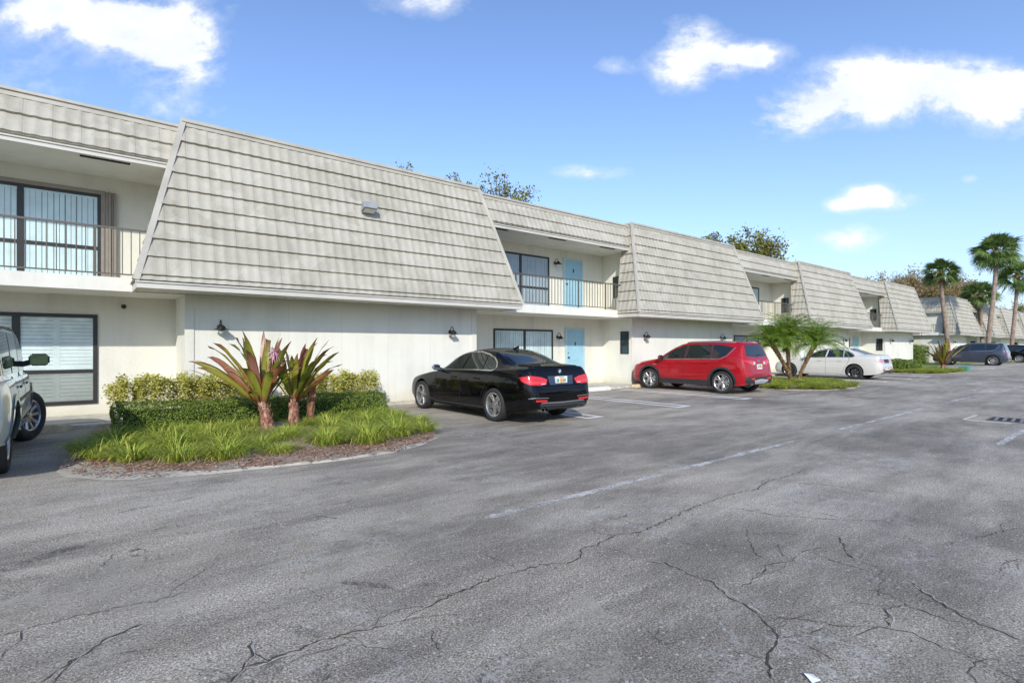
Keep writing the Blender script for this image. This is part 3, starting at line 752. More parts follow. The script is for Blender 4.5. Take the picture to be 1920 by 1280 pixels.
def recess(parent, xl, xr, kind, rail=True):
    """between boxes; xl..xr clear width"""
    w = MB(); w.box(xl-0.01, YR, 0, xr+0.01, 15, ZT-0.1); w.build('wall', M['stucco'], parent)
    # keep the slab edge clear of the eaves
    s = MB(); s.box(xl+FL+0.024, YS, 2.495, xr-FL-0.024, 12.48, 2.75); s.box(xl+0.005, 12.48, 2.495, xr-0.005, YR, 2.75)
    s.build('balcony_slab', M['slab'], parent)
    b = MB()
    zb, zt = 4.95, 5.96
    yb, yt = 12.40, 12.80
    cs = [0.0, 0.05, 0.46, 0.87]
    tile_face(b, 'x', yb, yt, zb+0.10, zt, xl-0.35, xr+0.35, xl-0.1, xr+0.1, -1, cs)
    bo = link('band_roof', b.mesh('band_roof', True, 40), M['tile'], parent)
    u = MB()
    u.add([(xl-0.3, yb+0.01, zb+0.1), (xr+0.3, yb+0.01, zb+0.1), (xr+0.3, 13.4, zb+0.1), (xl-0.3, 13.4, zb+0.1),
           (xl-0.05, yt+0.01, zt-0.05), (xr+0.05, yt+0.01, zt-0.05), (xr+0.05, 13.4, zt-0.05), (xl-0.05, 13.4, zt-0.05)],
          [(0,3,2,1),(4,5,6,7),(0,1,5,4),(1,2,6,5),(2,3,7,6),(3,0,4,7)])
    u.build('roof_underlay', M['trimgrey'], bo)
    t = MB(); t.box(xl-0.02, yt-0.10, zt-0.14, xr+0.02, yt+0.1, zt-0.05); t.box(xl-0.02, yt-0.13, zt-0.05, xr+0.02, yt+0.5, zt+0.0)
    t.bar((xl-0.30, yb-0.04, zb+0.1), (xl+0.02, yt-0.08, zt-0.06), 0.06, 0.05, (0, 1, 0)); t.bar((xr+0.30, yb-0.04, zb+0.1), (xr-0.02, yt-0.08, zt-0.06), 0.06, 0.05, (0, 1, 0))
    t.build('flashing', M['trimgrey'], bo)
    f = MB(); f.box(xl-0.3, yb-0.03, zb-0.01, xr+0.3, yb+0.02, zb+0.095); f.box(xl-0.3, yb-0.055, zb+0.065, xr+0.3, yb-0.03, zb+0.09)
    f.build('fascia', M['fascia'], bo)
    s2 = MB(); s2.box(xl-0.2, yb+0.02, zb, xr+0.2, YR, zb+0.06); s2.build('soffit', M['soffit'], bo)
    for k in range(3):
        v = MB(); x = xl+0.45+k*2.45; v.box(x, yb+0.10, zb-0.012, x+0.75, yb+0.20, zb+0.005)
        v.build('soffit_vent', M['dark'], bo)
    if rail: railing(parent, xl+0.03, xr-0.03, YS+0.09)
    if kind == 'A':      # window, lamp, door
        add_window(parent, xl+1.68, xl+4.33, 0.31, 2.05, YR, 2, 0.96)
        add_door(parent, xl+5.02, xl+5.87, 0.08, 2.07, YR)
        add_window(parent, xl+1.50, xl+4.15, 2.80, 4.62, YR, 2, 3.5, frame='bronze', blind='blindgrey')
        add_door(parent, xl+4.92, xl+5.77, 2.76, 4.60, YR)
        add_window(parent, YW+0.12, YW+0.50, 1.19, 2.02, xr, 1, 1.62, kind='dark', facing='x', fw=0.035)
        add_window(parent, YW+0.50, YW+0.86, 3.3, 4.1, xr-0.0, 1, 3.7, kind='dark', facing='x', fw=0.035)
    elif kind == 'L':    # first bay at the left
        add_window(parent, xr-3.83, xr-1.365, 0.29, 2.11, YR, 2, 0.96, blind='shutter', kind='shutter', fw=0.075)
        add_window(parent, xr-3.76, xr-1.31, 2.80, 4.58, YR, 2, 3.47, frame='bronze')
        t = MB()
        for q in (xr-3.83, xr-1.31): t.box(q, YR-0.045, 2.76, q+0.07, YR, 4.66)
        t.box(xr-3.76, YR-0.045, 4.58, xr-1.31, YR, 4.66)
        t.build('window_surround', M['tanframe'], parent)
        h = MB()
        for k in range(4): h.box(xr-1.235+k*0.045, YR-(0.10 if k % 2 else 0.07), 2.76, xr-1.195+k*0.045, YR, 4.64)
        h.build('folded_shutter', M['tanframe'], parent)
        h = MB(); h.lathe([(0, -0.08), (0.035, -0.07), (0.05, -0.0)], 10, 'y', (xr-0.93, YR, 2.3)); h.build('outdoor_sensor', M['black'], parent)
    elif kind == 'B':
        add_window(parent, xr-4.1, xr-1.5, 2.80, 4.6, YR, 2, 3.5, frame='bronze')
        add_window(parent, xr-4.1, xr-1.5, 0.33, 2.05, YR, 2, 0.97, blind='blindgrey')
        add_door(parent, xr-5.6, xr-4.75, 0.08, 2.06, YR)
        add_window(parent, YW+0.42, YW+0.80, 1.19, 2.02, xr, 1, 1.62, kind='dark', facing='x', fw=0.035)
        add_window(parent, YW+0.50, YW+0.86, 3.3, 4.1, xr, 1, 3.7, kind='dark', facing='x', fw=0.035)

boxes1 = [(-12.5, -5.35), (1.65, 8.8), (15.8, 22.95), (29.8, 36.85), (43.5, 49.9)]
bl = empty('condo_building', (18, 12.5, 0))
tag(bl, 'long two storey cream condo building with grey tiled mansard roofs, filling the left and middle', 'building', 'condo buildings')
PARENT_OFF = Vector((18, 12.5, 0))
class Shift:
    pass
def reparent_fix(root, off):
    for ch in root.children: ch.location = ch.location - off
for xl, xr in boxes1:
    wall_box(bl, xl, xr); mansard(bl, xl, xr)
recess(bl, -5.35, 1.65, 'L'); recess(bl, 8.8, 15.8, 'A'); recess(bl, 22.95, 29.8, 'B'); recess(bl, 36.85, 43.5, 'A')
w = MB(); w.box(49.88, YR, 0, 52.6, 15, ZT-0.1); w.box(-12.5, 15, 0, 52.6, 24, ZT-0.12); w.build('wall', M['stucco'], bl)
w = MB(); w.box(-12.45, 12.9, ZT-0.12, 52.6, 24, ZT-0.07); w.build('flat_roof', M['trimgrey'], bl)
reparent_fix(bl, PARENT_OFF)

boxes2 = [(60.3, 67.0), (71.6, 78.4), (83.6, 90.6), (95.6, 102.6), (107.6, 114.6)]
b2 = empty('condo_building', (85, 12.5, 0))
tag(b2, 'farther two storey cream condo building with grey mansard roofs behind the tall palms', 'building', 'condo buildings')
for xl, xr in boxes2:
    wall_box(b2, xl, xr); mansard(b2, xl, xr)
for i in range(len(boxes2)-1): recess(b2, boxes2[i][1], boxes2[i+1][0], 'A' if i % 2 == 0 else 'B')
# gable end facing the first building: tiled slope with an opening at each floor
XG = 60.3
mb = MB(); cs = full_courses()
tile_face(mb, 'y', XG-FL, XG, ZF, ZT, 14.35, 20, 14.35, 20, -1, cs)
tile_face(mb, 'y', XG-0.36, XG, ZF+(ZT-ZF)*0.58, ZT, 12.7, 14.35, 12.85, 14.35, -1, [0, 0.3, 0.62, 0.93])
o = link('gable_slope', mb.mesh('gable_slope', True, 40), M['tile'], b2)
w = MB(); w.box(XG-FL+0.02, 14.36, ZE, XG+0.02, 20, ZF-0.01); w.box(XG-0.36, 12.9, 4.5, XG, 14.35, 4.6); w.build('fascia', M['fascia'], o)
w = MB(); w.box(XG-0.005, 12.9, 0, XG+0.4, 13.15, 4.5); w.box(XG-0.005, 14.2, 0, XG+0.4, 20, ZT-0.1); w.box(XG-0.005, 13.15, 1.95, XG+0.4, 14.2, 2.7)
w.box(XG+0.4, 15, 0, 114, 24, ZT-0.12)
w.build('wall', M['stucco'], b2)
w = MB(); w.box(XG-0.4, 12.86, 2.495, XG+0.4, 14.3, 2.74); w.build('balcony_slab', M['slab'], b2)
w = MB(); w.box(XG+0.9, 13.1, 0, XG+0.95, 14.3, 4.5); w.build('opening_shade_sheet', M['bronze'], b2)  # dark sheet standing in for the shade inside the gable openings
rl = MB(); rl.box(XG-0.06, 12.9, 3.5, XG-0.02, 14.2, 3.54)
for k in range(10): rl.box(XG-0.05, 12.95+k*0.13, 2.7, XG-0.03, 12.97+k*0.13, 3.5)
rl.build('railing', M['fascia'], b2)
w = MB(); w.box(XG, 12.9, ZT-0.12, 114, 24, ZT-0.07); w.build('flat_roof', M['trimgrey'], b2)
reparent_fix(b2, Vector((85, 12.5, 0)))

# concrete apron along the foot of the walls
def apron(x0, x1, y0, y1, h=0.07):
    mb = MB(); mb.box(x0, y0, -0.02, x1, y1, h)
    o = mb.build('pavement', M['concrete']); o['kind'] = 'structure'
apron(-12.5, 16.6, 12.15, 12.499, 0.06)
apron(-5.33, 1.63, 12.5, YR-0.001, 0.075); apron(8.82, 15.78, 12.5, YR-0.001, 0.075)
apron(22.97, 29.78, 12.5, YR-0.001, 0.075); apron(36.87, 43.48, 12.5, YR-0.001, 0.075)

# wheel stops
def wheel_stop(x, y, mat, label, digits=None, L_=1.83, rz=0.0):
    t = empty('wheel_stop', (x, y, 0), rz)
    tag(t, label, 'wheel stop', 'wheel stops at the bay ends')
    m = MB(); w = L_/2
    prof = [(-0.085, 0), (-0.075, 0.06), (-0.045, 0.115), (0.045, 0.115), (0.075, 0.06), (0.085, 0)]
    vs = [(-w+ (0.05 if z > 0.1 else 0), a, z) for a, z in prof] + [(w-(0.05 if z > 0.1 else 0), a, z) for a, z in prof]
    fs = [(i, i+1, 7+i, 6+i) for i in range(5)] + [tuple(range(5, -1, -1)), tuple(range(6, 12))]
    m.add(vs, fs); m.build('concrete_bar', mat, t, norm=True)
    if digits:
        cu = bpy.data.curves.new('stencil', 'FONT'); cu.body = digits; cu.size = 0.13; cu.align_x = 'CENTER'; cu.extrude = 0.001
        to = bpy.data.objects.new('tmp', cu); COL.objects.link(to)
        bpy.context.view_layer.update()
        me = bpy.data.meshes.new_from_object(to.evaluated_get(bpy.context.evaluated_depsgraph_get()))
        bpy.data.objects.remove(to)
        me.transform(Matrix.Rotation(rad(61), 4, 'X')); me.transform(Matrix.Translation((-0.35, -0.083, 0.012)))
        o = link('painted_number', me, None, t); me.materials.clear(); me.materials.append(M['plastic'])
wheel_stop(13.0, 11.95, M['stopwhite'], 'white wheel stop marked 17 in the empty bay between black sedan and red SUV', '17')
wheel_stop(16.1, 12.0, M['stopyellow'], 'tan concrete wheel stop in front of the nose of the red SUV', L_=1.7)
wheel_stop(-0.95, 12.0, M['stopyellow'], 'faded yellow wheel stop beyond the front wheel of the pale green and silver SUV', L_=1.7)

# ------------------------------------------------------------------ lamps
def wall_lamp():
    t = empty('wall_lamp')
    p = MB(); p.lathe([(0, -0.035), (0.05, -0.03), (0.062, 0.0)], 16, 'y', (0, 0, 0)); 
    pts = []
    for k in range(13):
        a = PI*k/12
        pts.append((0, -0.03-0.085*(1-math.cos(a)), 0.03+0.13*math.sin(a)+0.02*k/12))
    p.tube(pts, 0.011, 8)
    p.build('bracket', M['black'], t, True, 40)
    s = MB(); cy = -0.20
    s.lathe([(0.012, 0.07), (0.02, 0.05), (0.055, 0.03), (0.085, 0.0), (0.10, -0.035), (0.155, -0.06), (0.157, -0.066), (0.098, -0.045), (0.08, -0.005), (0.0, 0.03)], 24, 'z', (0, cy, 0))
    s.lathe([(0.075, -0.04), (0.078, -0.085), (0.07, -0.085), (0.068, -0.04)], 20, 'z', (0, cy, 0))
    s.build('lamp_shade', M['black'], t, True, 40)
    g = MB(); g.lathe([(0.066, -0.07), (0.068, -0.10), (0.052, -0.14), (0.03, -0.165), (0.0, -0.17)], 20, 'z', (0, cy, 0))
    g.build('lamp_glass', M['lampglass'], t, True)
    return t
wl = wall_lamp()
lamps = [(2.27, YW, 1.86, 'black dome wall lamp on the garage wall behind the big purple green plant'),
         (7.93, YW, 1.86, 'black dome wall lamp on the garage wall above the hood of the black sedan'),
         (13.36, YR, 1.80, 'black dome wall lamp on the ground floor between the window and the blue door'),
         (13.24, YR, 4.45, 'black dome wall lamp beside the upstairs blue door on the balcony'),
         (16.55, YW, 1.86, 'black dome wall lamp on the garage wall above the hood of the red SUV'),
         (22.0, YW, 1.86, 'black dome wall lamp on the garage wall just above the roof of the red SUV'),
         (36.0, YW, 1.86, 'black dome wall lamp right of the small palms, above the white sedan'),
         (30.5, YW, 1.86, 'black dome wall lamp half hidden behind the fronds of the small palms'),
         (44.6, YW, 1.9, 'black dome wall lamp on the farthest wall of the near building, left of the pair'),
         (49.1, YW, 1.9, 'black dome wall lamp on the farthest wall of the near building, right of the pair'),
         (62.0, YW, 1.9, 'black dome wall lamp on the farther building above the navy SUV'),
         (1.0, YR, -5, '')]
for i, (x, y, z, lb) in enumerate(lamps[:-1]):
    o = wl if i == 0 else copy_tree(wl)
    o.location = (x, y-0.001, z); o.scale = (.86, .86, .86)
    tag(o, lb, 'wall lamp', 'black wall lamps')
# flood light on the roof slope
fl = empty('flood_light', (5.62, 12.0, 4.62), 0)
def zplane(z): return YE+(YW-YE)*(z-ZF)/(ZT-ZF)
fy = zplane(4.7)
fl.location = (5.3, fy, 4.72)
tag(fl, 'grey box flood light fixed to the big tiled roof slope above the garage wall', 'flood light')
m = MB(); m.bar((0, -0.02, -0.02), (0, -0.16, 0.02), 0.05, 0.05); m.build('arm', M['steel'], fl)
m = MB()
vs = [(-0.17, -0.14, -0.10), (0.17, -0.14, -0.10), (0.17, -0.34, -0.02), (-0.17, -0.34, -0.02), (-0.14, -0.10, 0.10), (0.14, -0.10, 0.10), (0.17, -0.30, 0.13), (-0.17, -0.30, 0.13)]
m.add(vs, [(0,3,2,1),(4,5,6,7),(0,1,5,4),(1,2,6,5),(2,3,7,6),(3,0,4,7)]); m.build('housing', simple('grey_housing', (0.3, 0.31, 0.32), 0.5), fl, bevel=0.012)
m = MB(); m.add([(-0.14, -0.165, -0.1), (0.14, -0.165, -0.1), (0.14, -0.322, -0.037), (-0.14, -0.322, -0.037)], [(0, 1, 2, 3)])
for i, v in enumerate(m.v): m.v[i] = (v[0], v[1]-0.003, v[2]-0.008)
m.build('lens', M['lampglass'], fl)

# ------------------------------------------------------------------ cars
def pchip(pts):
    pts = sorted(pts); xs = [p[0] for p in pts]; ys = [p[1] for p in pts]; n = len(xs)
    h = [xs[i+1]-xs[i] for i in range(n-1)]; d = [(ys[i+1]-ys[i])/h[i] for i in range(n-1)]
    m = [d[0]] + [0 if d[i-1]*d[i] <= 0 else 2*d[i-1]*d[i]/(d[i-1]+d[i]) for i in range(1, n-1)] + [d[-1]]
    def f(x):
        if x <= xs[0]: return ys[0]
        if x >= xs[-1]: return ys[-1]
        i = 0
        while x > xs[i+1]: i += 1
        t = (x-xs[i])/h[i]
        return (ys[i]*(2*t**3-3*t*t+1)+h[i]*m[i]*(t**3-2*t*t+t)+ys[i+1]*(-2*t**3+3*t*t)+h[i]*m[i+1]*(t**3-t*t))
    return f
def catmull(P, k=4):
    out = []
    n = len(P)
    for i in range(n-1):
        p0 = P[max(0, i-1)]; p1 = P[i]; p2 = P[i+1]; p3 = P[min(n-1, i+2)]
        for j in range(k):
            t = j/k
            out.append(tuple(0.5*((2*p1[a])+(-p0[a]+p2[a])*t+(2*p0[a]-5*p1[a]+4*p2[a]-p3[a])*t*t+(-p0[a]+3*p1[a]-3*p2[a]+p3[a])*t**3) for a in (0, 1)))
    out.append(P[-1]); return out

class Car:
    def __init__(s, name, spec, mat, label, cat, loc, group='parked cars'):
        s.root = empty(name, loc); tag(s.root, label, cat, group); s.sp = spec; s.mat = mat
        f = {k: pchip(v) for k, v in spec.items() if isinstance(v, list) and k in ('zt', 'zbelt', 'w', 'wr', 'zb', 'dr')}
        y0, y1 = spec['zt'][0][0], spec['zt'][-1][0]; 
        if y0 > y1: y0, y1 = y1, y0
        ys = []
        n = 96
        for i in range(n+1):
            t = i/n
            e = 0.5-0.5*math.cos(PI*t)
            ys.append(y0+(y1-y0)*(0.35*t+0.65*e))
        rings = []
        for y in ys:
            zt, zbelt, w, wr, zb, dr = (f[k](y) for k in ('zt', 'zbelt', 'w', 'wr', 'zb', 'dr'))
            zbelt = min(zbelt, zt-0.05)
            H = zbelt-zb
            P = [(0, zb+0.01), (w-0.14, zb), (w-0.05, zb+0.06*min(1, H/0.3)), (w-0.008, zb+H*0.30), (w, zb+H*0.52), (w-0.012, zb+H*0.80),
                 (w-0.045, zbelt-0.01), (w-0.075, zbelt+0.02)]
            zr = max(zt-dr, zbelt+0.03); wrr = min(wr, w-0.10)
            P += [((w-0.075)*0.5+wrr*0.5+0.012, (zbelt+0.02)*0.5+zr*0.5), (wrr+0.012, zr-0.01), (wrr-0.06, zr+(zt-zr)*0.45), (wrr*0.5, zt-(zt-zr)*0.16), (0, zt)]
            half = catmull(P, 4)
            ring = [(x, y, z) for x, z in half] + [(-x, y, z) for x, z in half[-2:0:-1]]
            rings.append(ring)
        m = len(rings[0]); vs = [v for r in rings for v in r]; fs = []
        for i in range(len(rings)-1):
            for j in range(m):
                j2 = (j+1) % m
                fs.append((i*m+j, i*m+j2, (i+1)*m+j2, (i+1)*m+j))
        fs.append(tuple(range(m))); fs.append(tuple(range(len(vs)-1, len(vs)-1-m, -1)))
        bm = bmesh.new()
        bv = [bm.verts.new(v) for v in vs]
        for q in fs: bm.faces.new([bv[i] for i in q])
        bmesh.ops.recalc_face_normals(bm, faces=bm.faces[:])
        s.bvh = BVHTree.FromBMesh(bm)
        me = bpy.data.meshes.new('body'); bm.to_mesh(me); bm.free()
        o = link('body', me, mat, s.root); s.body = o
        # wheel wells
        c = MB(); ar = spec['arch']
        cutters = []
        for ya in (spec['fa'], spec['ra']):
            for sg in (-1, 1):
                q = MB(); x0 = sg*(spec['W']/2-0.30); x1 = sg*(spec['W']/2+0.3)
                a, b_ = min(x0, x1), max(x0, x1)
                q.lathe([(0.0001, a), (ar, a), (ar, b_), (0.0001, b_)], 40, 'x', (0, ya, spec['wr_']+0.015))
                cme = q.mesh('cut'); bm = bmesh.new(); bm.from_mesh(cme); bmesh.ops.remove_doubles(bm, verts=bm.verts[:], dist=0.001); bmesh.ops.recalc_face_normals(bm, faces=bm.faces[:]); bm.to_mesh(cme); bm.free()
                cme.materials.append(M['brake'])
                co = bpy.data.objects.new('cut', cme); COL.objects.link(co); co.parent = s.root; cutters.append(co)
        me.materials.append(M['brake'])
        for co in cutters:
            md = o.modifiers.new('b', 'BOOLEAN'); md.operation = 'DIFFERENCE'; md.object = co; md.solver = 'EXACT'
            md.material_mode = 'TRANSFER'
        bpy.context.view_layer.update()
        dg = bpy.context.evaluated_depsgraph_get()
        nm = bpy.data.meshes.new_from_object(o.evaluated_get(dg))
        bad = len(nm.polygons) < 1000
        o.modifiers.clear()
        for co in cutters: bpy.data.objects.remove(co)
        # keep boolean result in root-local space
        if not bad:
            o.data = nm
        o.data.polygons.foreach_set('use_smooth', [True]*len(o.data.polygons)); o.data.set_sharp_from_angle(angle=rad(38))
        o.location = (0, 0, 0)
    def hit(s, p, axis, off):
        a, b = p
        if axis == 'x+': o, d = Vector((5, a, b)), Vector((-1, 0, 0))
        elif axis == 'x-': o, d = Vector((-5, a, b)), Vector((1, 0, 0))
        elif axis == 'y-': o, d = Vector((a, -6, b)), Vector((0, 1, 0))
        elif axis == 'y+': o, d = Vector((a, 6, b)), Vector((0, -1, 0))
        elif axis == 'z': o, d = Vector((a, b, 5)), Vector((0, 0, -1))
        elif axis[0] == 'c':   # cylindrical about (0, y0): a = angle (deg) from -Y toward +/-X
            y0 = float(axis[1:]); t = rad(a)
            dv = Vector((math.sin(t), -math.cos(t), 0)); o = Vector((0, y0, b))+dv*6; d = -dv
        h = s.bvh.ray_cast(o, d)
        if h[0] is None: return None
        n = h[1] if h[1].dot(d) < 0 else -h[1]
        return h[0]+n*off, n
    def grid(s, rows, axis, off, name, mat, parent=None, thick=0.012, smooth=True):
        pts = []; 
        for r in rows:
            pr = []
            for p in r:
                q = s.hit(p, axis, off)
                pr.append(q)
            pts.append(pr)
        mb = MB(); nr = len(rows); nc = len(rows[0])
        idx = {}
        vs = []
        for i in range(nr):
            for j in range(nc):
                if pts[i][j] is not None: idx[(i, j)] = len(vs); vs.append(pts[i][j][0])
        fs = []
        for i in range(nr-1):
            for j in range(nc-1):
                k = [(i, j), (i, j+1), (i+1, j+1), (i+1, j)]
                if all(q in idx for q in k):
                    f = [idx[q] for q in k]
                    nn = (vs[f[1]]-vs[f[0]]).cross(vs[f[3]]-vs[f[0]])
                    if nn.dot(pts[i][j][1]) < 0: f = f[::-1]
                    fs.append(tuple(f))
        mb.add(vs, fs)
        # rim going into the body
        bm = bmesh.new(); bv = [bm.verts.new(v) for v in mb.v]
        nrm = {}
        for k, i in idx.items(): nrm[i] = pts[k[0]][k[1]][1]
        bfs = []
        for f in mb.f:
            try: bm.faces.new([bv[i] for i in f])
            except ValueError: pass
        bm.verts.index_update()
        be = [e for e in bm.edges if len(e.link_faces) == 1]
        low = {}
        for e in be:
            for v in e.verts:
                if v not in low: low[v] = bm.verts.new(v.co-nrm[v.index]*(off+thick))
        for e in be:
            a, b = e.verts
            try: bm.faces.new([a, b, low[b], low[a]])
            except ValueError: pass
        me = bpy.data.meshes.new(name); bm.to_mesh(me); bm.free()
        if smooth:
            me.polygons.foreach_set('use_smooth', [True]*len(me.polygons)); me.set_sharp_from_angle(angle=rad(35))
        return link(name, me, mat, parent or s.root)
    def region(s, lower, upper, axis, off, name, mat, parent=None, n=16, m=5, thick=0.012):
        """lower / upper: polylines of 2D points resampled to n columns"""
        def rs(pl, n):
            ls = [0]
            for i in range(1, len(pl)): ls.append(ls[-1]+math.hypot(pl[i][0]-pl[i-1][0], pl[i][1]-pl[i-1][1]))
            out = []
            for k in range(n):
                t = ls[-1]*k/(n-1); i = 0
                while i < len(pl)-2 and t > ls[i+1]: i += 1
                q = (t-ls[i])/max(1e-9, ls[i+1]-ls[i])
                out.append((pl[i][0]+(pl[i+1][0]-pl[i][0])*q, pl[i][1]+(pl[i+1][1]-pl[i][1])*q))
            return out
        lo, up = rs(lower, n), rs(upper, n)
        rows = [[(lo[j][0]+(up[j][0]-lo[j][0])*i/m, lo[j][1]+(up[j][1]-lo[j][1])*i/m) for j in range(n)] for i in range(m+1)]
        return s.grid(rows, axis, off, name, mat, parent, thick)
    def line(s, pl, axis, w, name, mat, parent=None, off=0.003, seg=0.05):
        out = []
        for i in range(len(pl)-1):
            a, b = pl[i], pl[i+1]; d = math.hypot(b[0]-a[0], b[1]-a[1]); n = max(1, int(d/seg)) if axis[0] != 'c' else 8
            for k in range(n): out.append((a[0]+(b[0]-a[0])*k/n, a[1]+(b[1]-a[1])*k/n))
        out.append(pl[-1])
        r0, r1 = [], []
        for i, p in enumerate(out):
            a = out[max(0, i-1)]; b = out[min(len(out)-1, i+1)]
            dx, dz = b[0]-a[0], b[1]-a[1]
            if axis[0] == 'c': dx *= 0.016
            l = math.hypot(dx, dz) or 1
            nx, nz = -dz/l*w/2, dx/l*w/2
            if axis[0] == 'c': nx /= 0.016
            r0.append((p[0]+nx, p[1]+nz)); r1.append((p[0]-nx, p[1]-nz))
        return s.grid([r0, r1], axis, off, name, mat, parent, 0.006)
    def wheels(s, style, tyre_w=0.225, rimmat='rim', steer=0.0, rim_r=None):
        Rr = s.sp['wr_']; rr = rim_r or Rr*0.70
        hub = MB(); hub.lathe([(0.0, 0.01), (rr*0.62, 0.01), (rr*0.62, -0.02), (0.0, -0.02)], 28, 'x'); 
        hme = hub.mesh('wheel', False); hme.materials.append(M['steel'] if style != 'x' else M['brake'])
        t = MB(); h = tyre_w/2
        prof = [(rr-0.012, -h*0.80), (rr+0.01, -h*0.92), (Rr*0.86, -h), (Rr*0.95, -h*0.93), (Rr*0.992, -h*0.72), (Rr*0.985, -h*0.38), (Rr, -h*0.34), (Rr, -0.012), (Rr-0.008, -0.006), (Rr-0.008, 0.006), (Rr, 0.012), (Rr, h*0.34), (Rr*0.985, h*0.38), (Rr*0.992, h*0.72), (Rr*0.95, h*0.93), (Rr*0.86, h), (rr+0.01, h*0.92), (rr-0.012, h*0.80)]
        t.lathe(prof, 48, 'x'); tme = t.mesh('tyre', True, 50); tme.materials.append(M['rubber'])
        r = MB()
        r.lathe([(rr+0.004, h*0.86), (rr-0.008, h*0.90), (rr-0.022, h*0.80), (rr-0.03, h*0.2), (rr-0.03, -h*0.7), (rr+0.002, -h*0.8)], 48, 'x')
        xo, xi = h*0.62, h*0.30
        def spoke(a0, a1, w0, w1, r0=0.045, r1=None):
            r1 = r1 or rr-0.018
            c0 = Vector((0, math.cos(a0), math.sin(a0)))*r0; c1 = Vector((0, math.cos(a1), math.sin(a1)))*r1
            d = (c1-c0).normalized(); sd = Vector((1, 0, 0)).cross(d)
            vs = []
            for (c, w, xx) in ((c0, w0, xo*0.95), ((c0+c1)/2, (w0+w1)/2, xo*0.98), (c1, w1, xo*1.22)):
                vs += [c+sd*w/2+Vector((xx-0.012, 0, 0)), c+sd*w/2*0.6+Vector((xx, 0, 0)), c-sd*w/2*0.6+Vector((xx, 0, 0)), c-sd*w/2+Vector((xx-0.012, 0, 0)), c-sd*w/2+Vector((xx-0.035, 0, 0)), c+sd*w/2+Vector((xx-0.035, 0, 0))]
            fs = []
            for k in range(2):
                for j in range(6): j2 = (j+1) % 6; fs.append((k*6+j, k*6+j2, (k+1)*6+j2, (k+1)*6+j))
            fs += [tuple(range(6)), tuple(range(17, 11, -1))]
            r.add(vs, fs)
        if style == 'double5':
            for k in range(5):
                a = 2*PI*k/5+PI/2
                spoke(a-0.22, a-0.14, 0.034, 0.026); spoke(a+0.22, a+0.14, 0.034, 0.026)
        elif style == 'split5':
            for k in range(5):
                a = 2*PI*k/5+PI/2
                spoke(a, a, 0.085, 0.05, 0.03, rr*0.62); spoke(a, a-0.26, 0.05, 0.05, rr*0.35); spoke(a, a+0.26, 0.05, 0.05, rr*0.35)
        elif style == 'multi10':
            for k in range(5):
                a = 2*PI*k/5+PI/2
                spoke(a-0.1, a-0.32, 0.024, 0.018); spoke(a+0.1, a+0.32, 0.024, 0.018); spoke(a, a, 0.02, 0.016)
        elif style == 'five':
            for k in range(5):
                a = 2*PI*k/5+PI/2; spoke(a, a, 0.10, 0.09)
        else:
            for k in range(10):
                a = 2*PI*k/10; spoke(a, a, 0.045, 0.05)
        r.lathe([(0.0, xo+0.006), (0.03, xo+0.006), (0.036, xo), (0.07, xo-0.004), (0.075, xo-0.04)], 20, 'x')
        rme = r.mesh('rim', True, 30); rme.materials.append(M[rimmat])
        for ya in (s.sp['fa'], s.sp['ra']):
            for sg in (-1, 1):
                wo = link('wheel', hme, None, s.root, (sg*(s.sp['W']/2-tyre_w/2-s.sp.get('inset', 0.02)-(s.sp.get('rin', 0) if ya == s.sp['ra'] else 0)), ya, Rr))
                ang = 0 if sg > 0 else PI
                if ya == s.sp['fa']: ang += steer
                wo.rotation_euler = (R.uniform(0, 1.2) if style != 'x' else 0, 0, 0)
                wo.rotation_euler = (Matrix.Rotation(ang, 3, 'Z') @ Matrix.Rotation(R.uniform(0, 1.2), 3, 'X')).to_euler()
                link('tyre', tme, None, wo); link('rim', rme, None, wo)
    def mirror(s, y, z, mat, side_w=0.22, sz=0.15, out=0.06):
        for sg, ax in ((-1, 'x-'), (1, 'x+')):
            q = s.hit((y, z-0.06), ax, 0)
            if q is None: continue
            x = q[0].x
            m = MB()
            bm = bmesh.new(); bmesh.ops.create_cube(bm, size=1)
            bmesh.ops.scale(bm, vec=(side_w, 0.13, sz), verts=bm.verts[:])
            for v in bm.verts:
                if v.co.y > 0: v.co.x *= 0.75; v.co.z *= 0.7
            bmesh.ops.bevel(bm, geom=bm.edges[:], offset=0.035, segments=3, affect='EDGES')
            bmesh.ops.translate(bm, vec=(x+sg*(side_w/2+out), y, z+0.02), verts=bm.verts[:])
            me = bpy.data.meshes.new('side_mirror'); bm.to_mesh(me); bm.free()
            me.polygons.foreach_set('use_smooth', [True]*len(me.polygons))
            o = link('side_mirror', me, mat, s.root)
            g = MB(); cx = x+sg*(side_w/2+out); a = side_w/2-0.025; b = sz/2-0.022
            g.box(cx-a, y-0.069, z+0.02-b, cx+a, y-0.0655, z+0.02+b); g.build('mirror_glass', M['mirror'], o)
            g = MB(); g.bar((x-sg*0.02, y+0.01, z-0.045), (x+sg*(out+0.05), y, z-0.01), 0.08, 0.075); g.build('mirror_arm', M['plastic'], o)
    def plate(s, z, w=0.305, h=0.155, y_off=0.012, x=0.0):
        q = s.hit((x, z), 'y-', 0); y = q[0].y-y_off
        n = q[1]; tilt = 0.0
        m = MB(); m.box(x-w/2, y-0.006, z-h/2, x+w/2, y+0.03, z+h/2); o = m.build('license_plate', M['plate'], s.root)
        m = MB(); m.box(x-0.04, y-0.009, z-0.035, x+0.035, y-0.006, z+0.035); m.box(x-0.02, y-0.011, z-0.045, x+0.02, y-0.009, z+0.02); m.build('plate_fruit', M['plateorange'], o)
        m = MB()
        for k in (-0.115, -0.078, 0.06, 0.095): m.box(x+k-0.012, y-0.009, z-0.036, x+k+0.012, y-0.006, z+0.03)
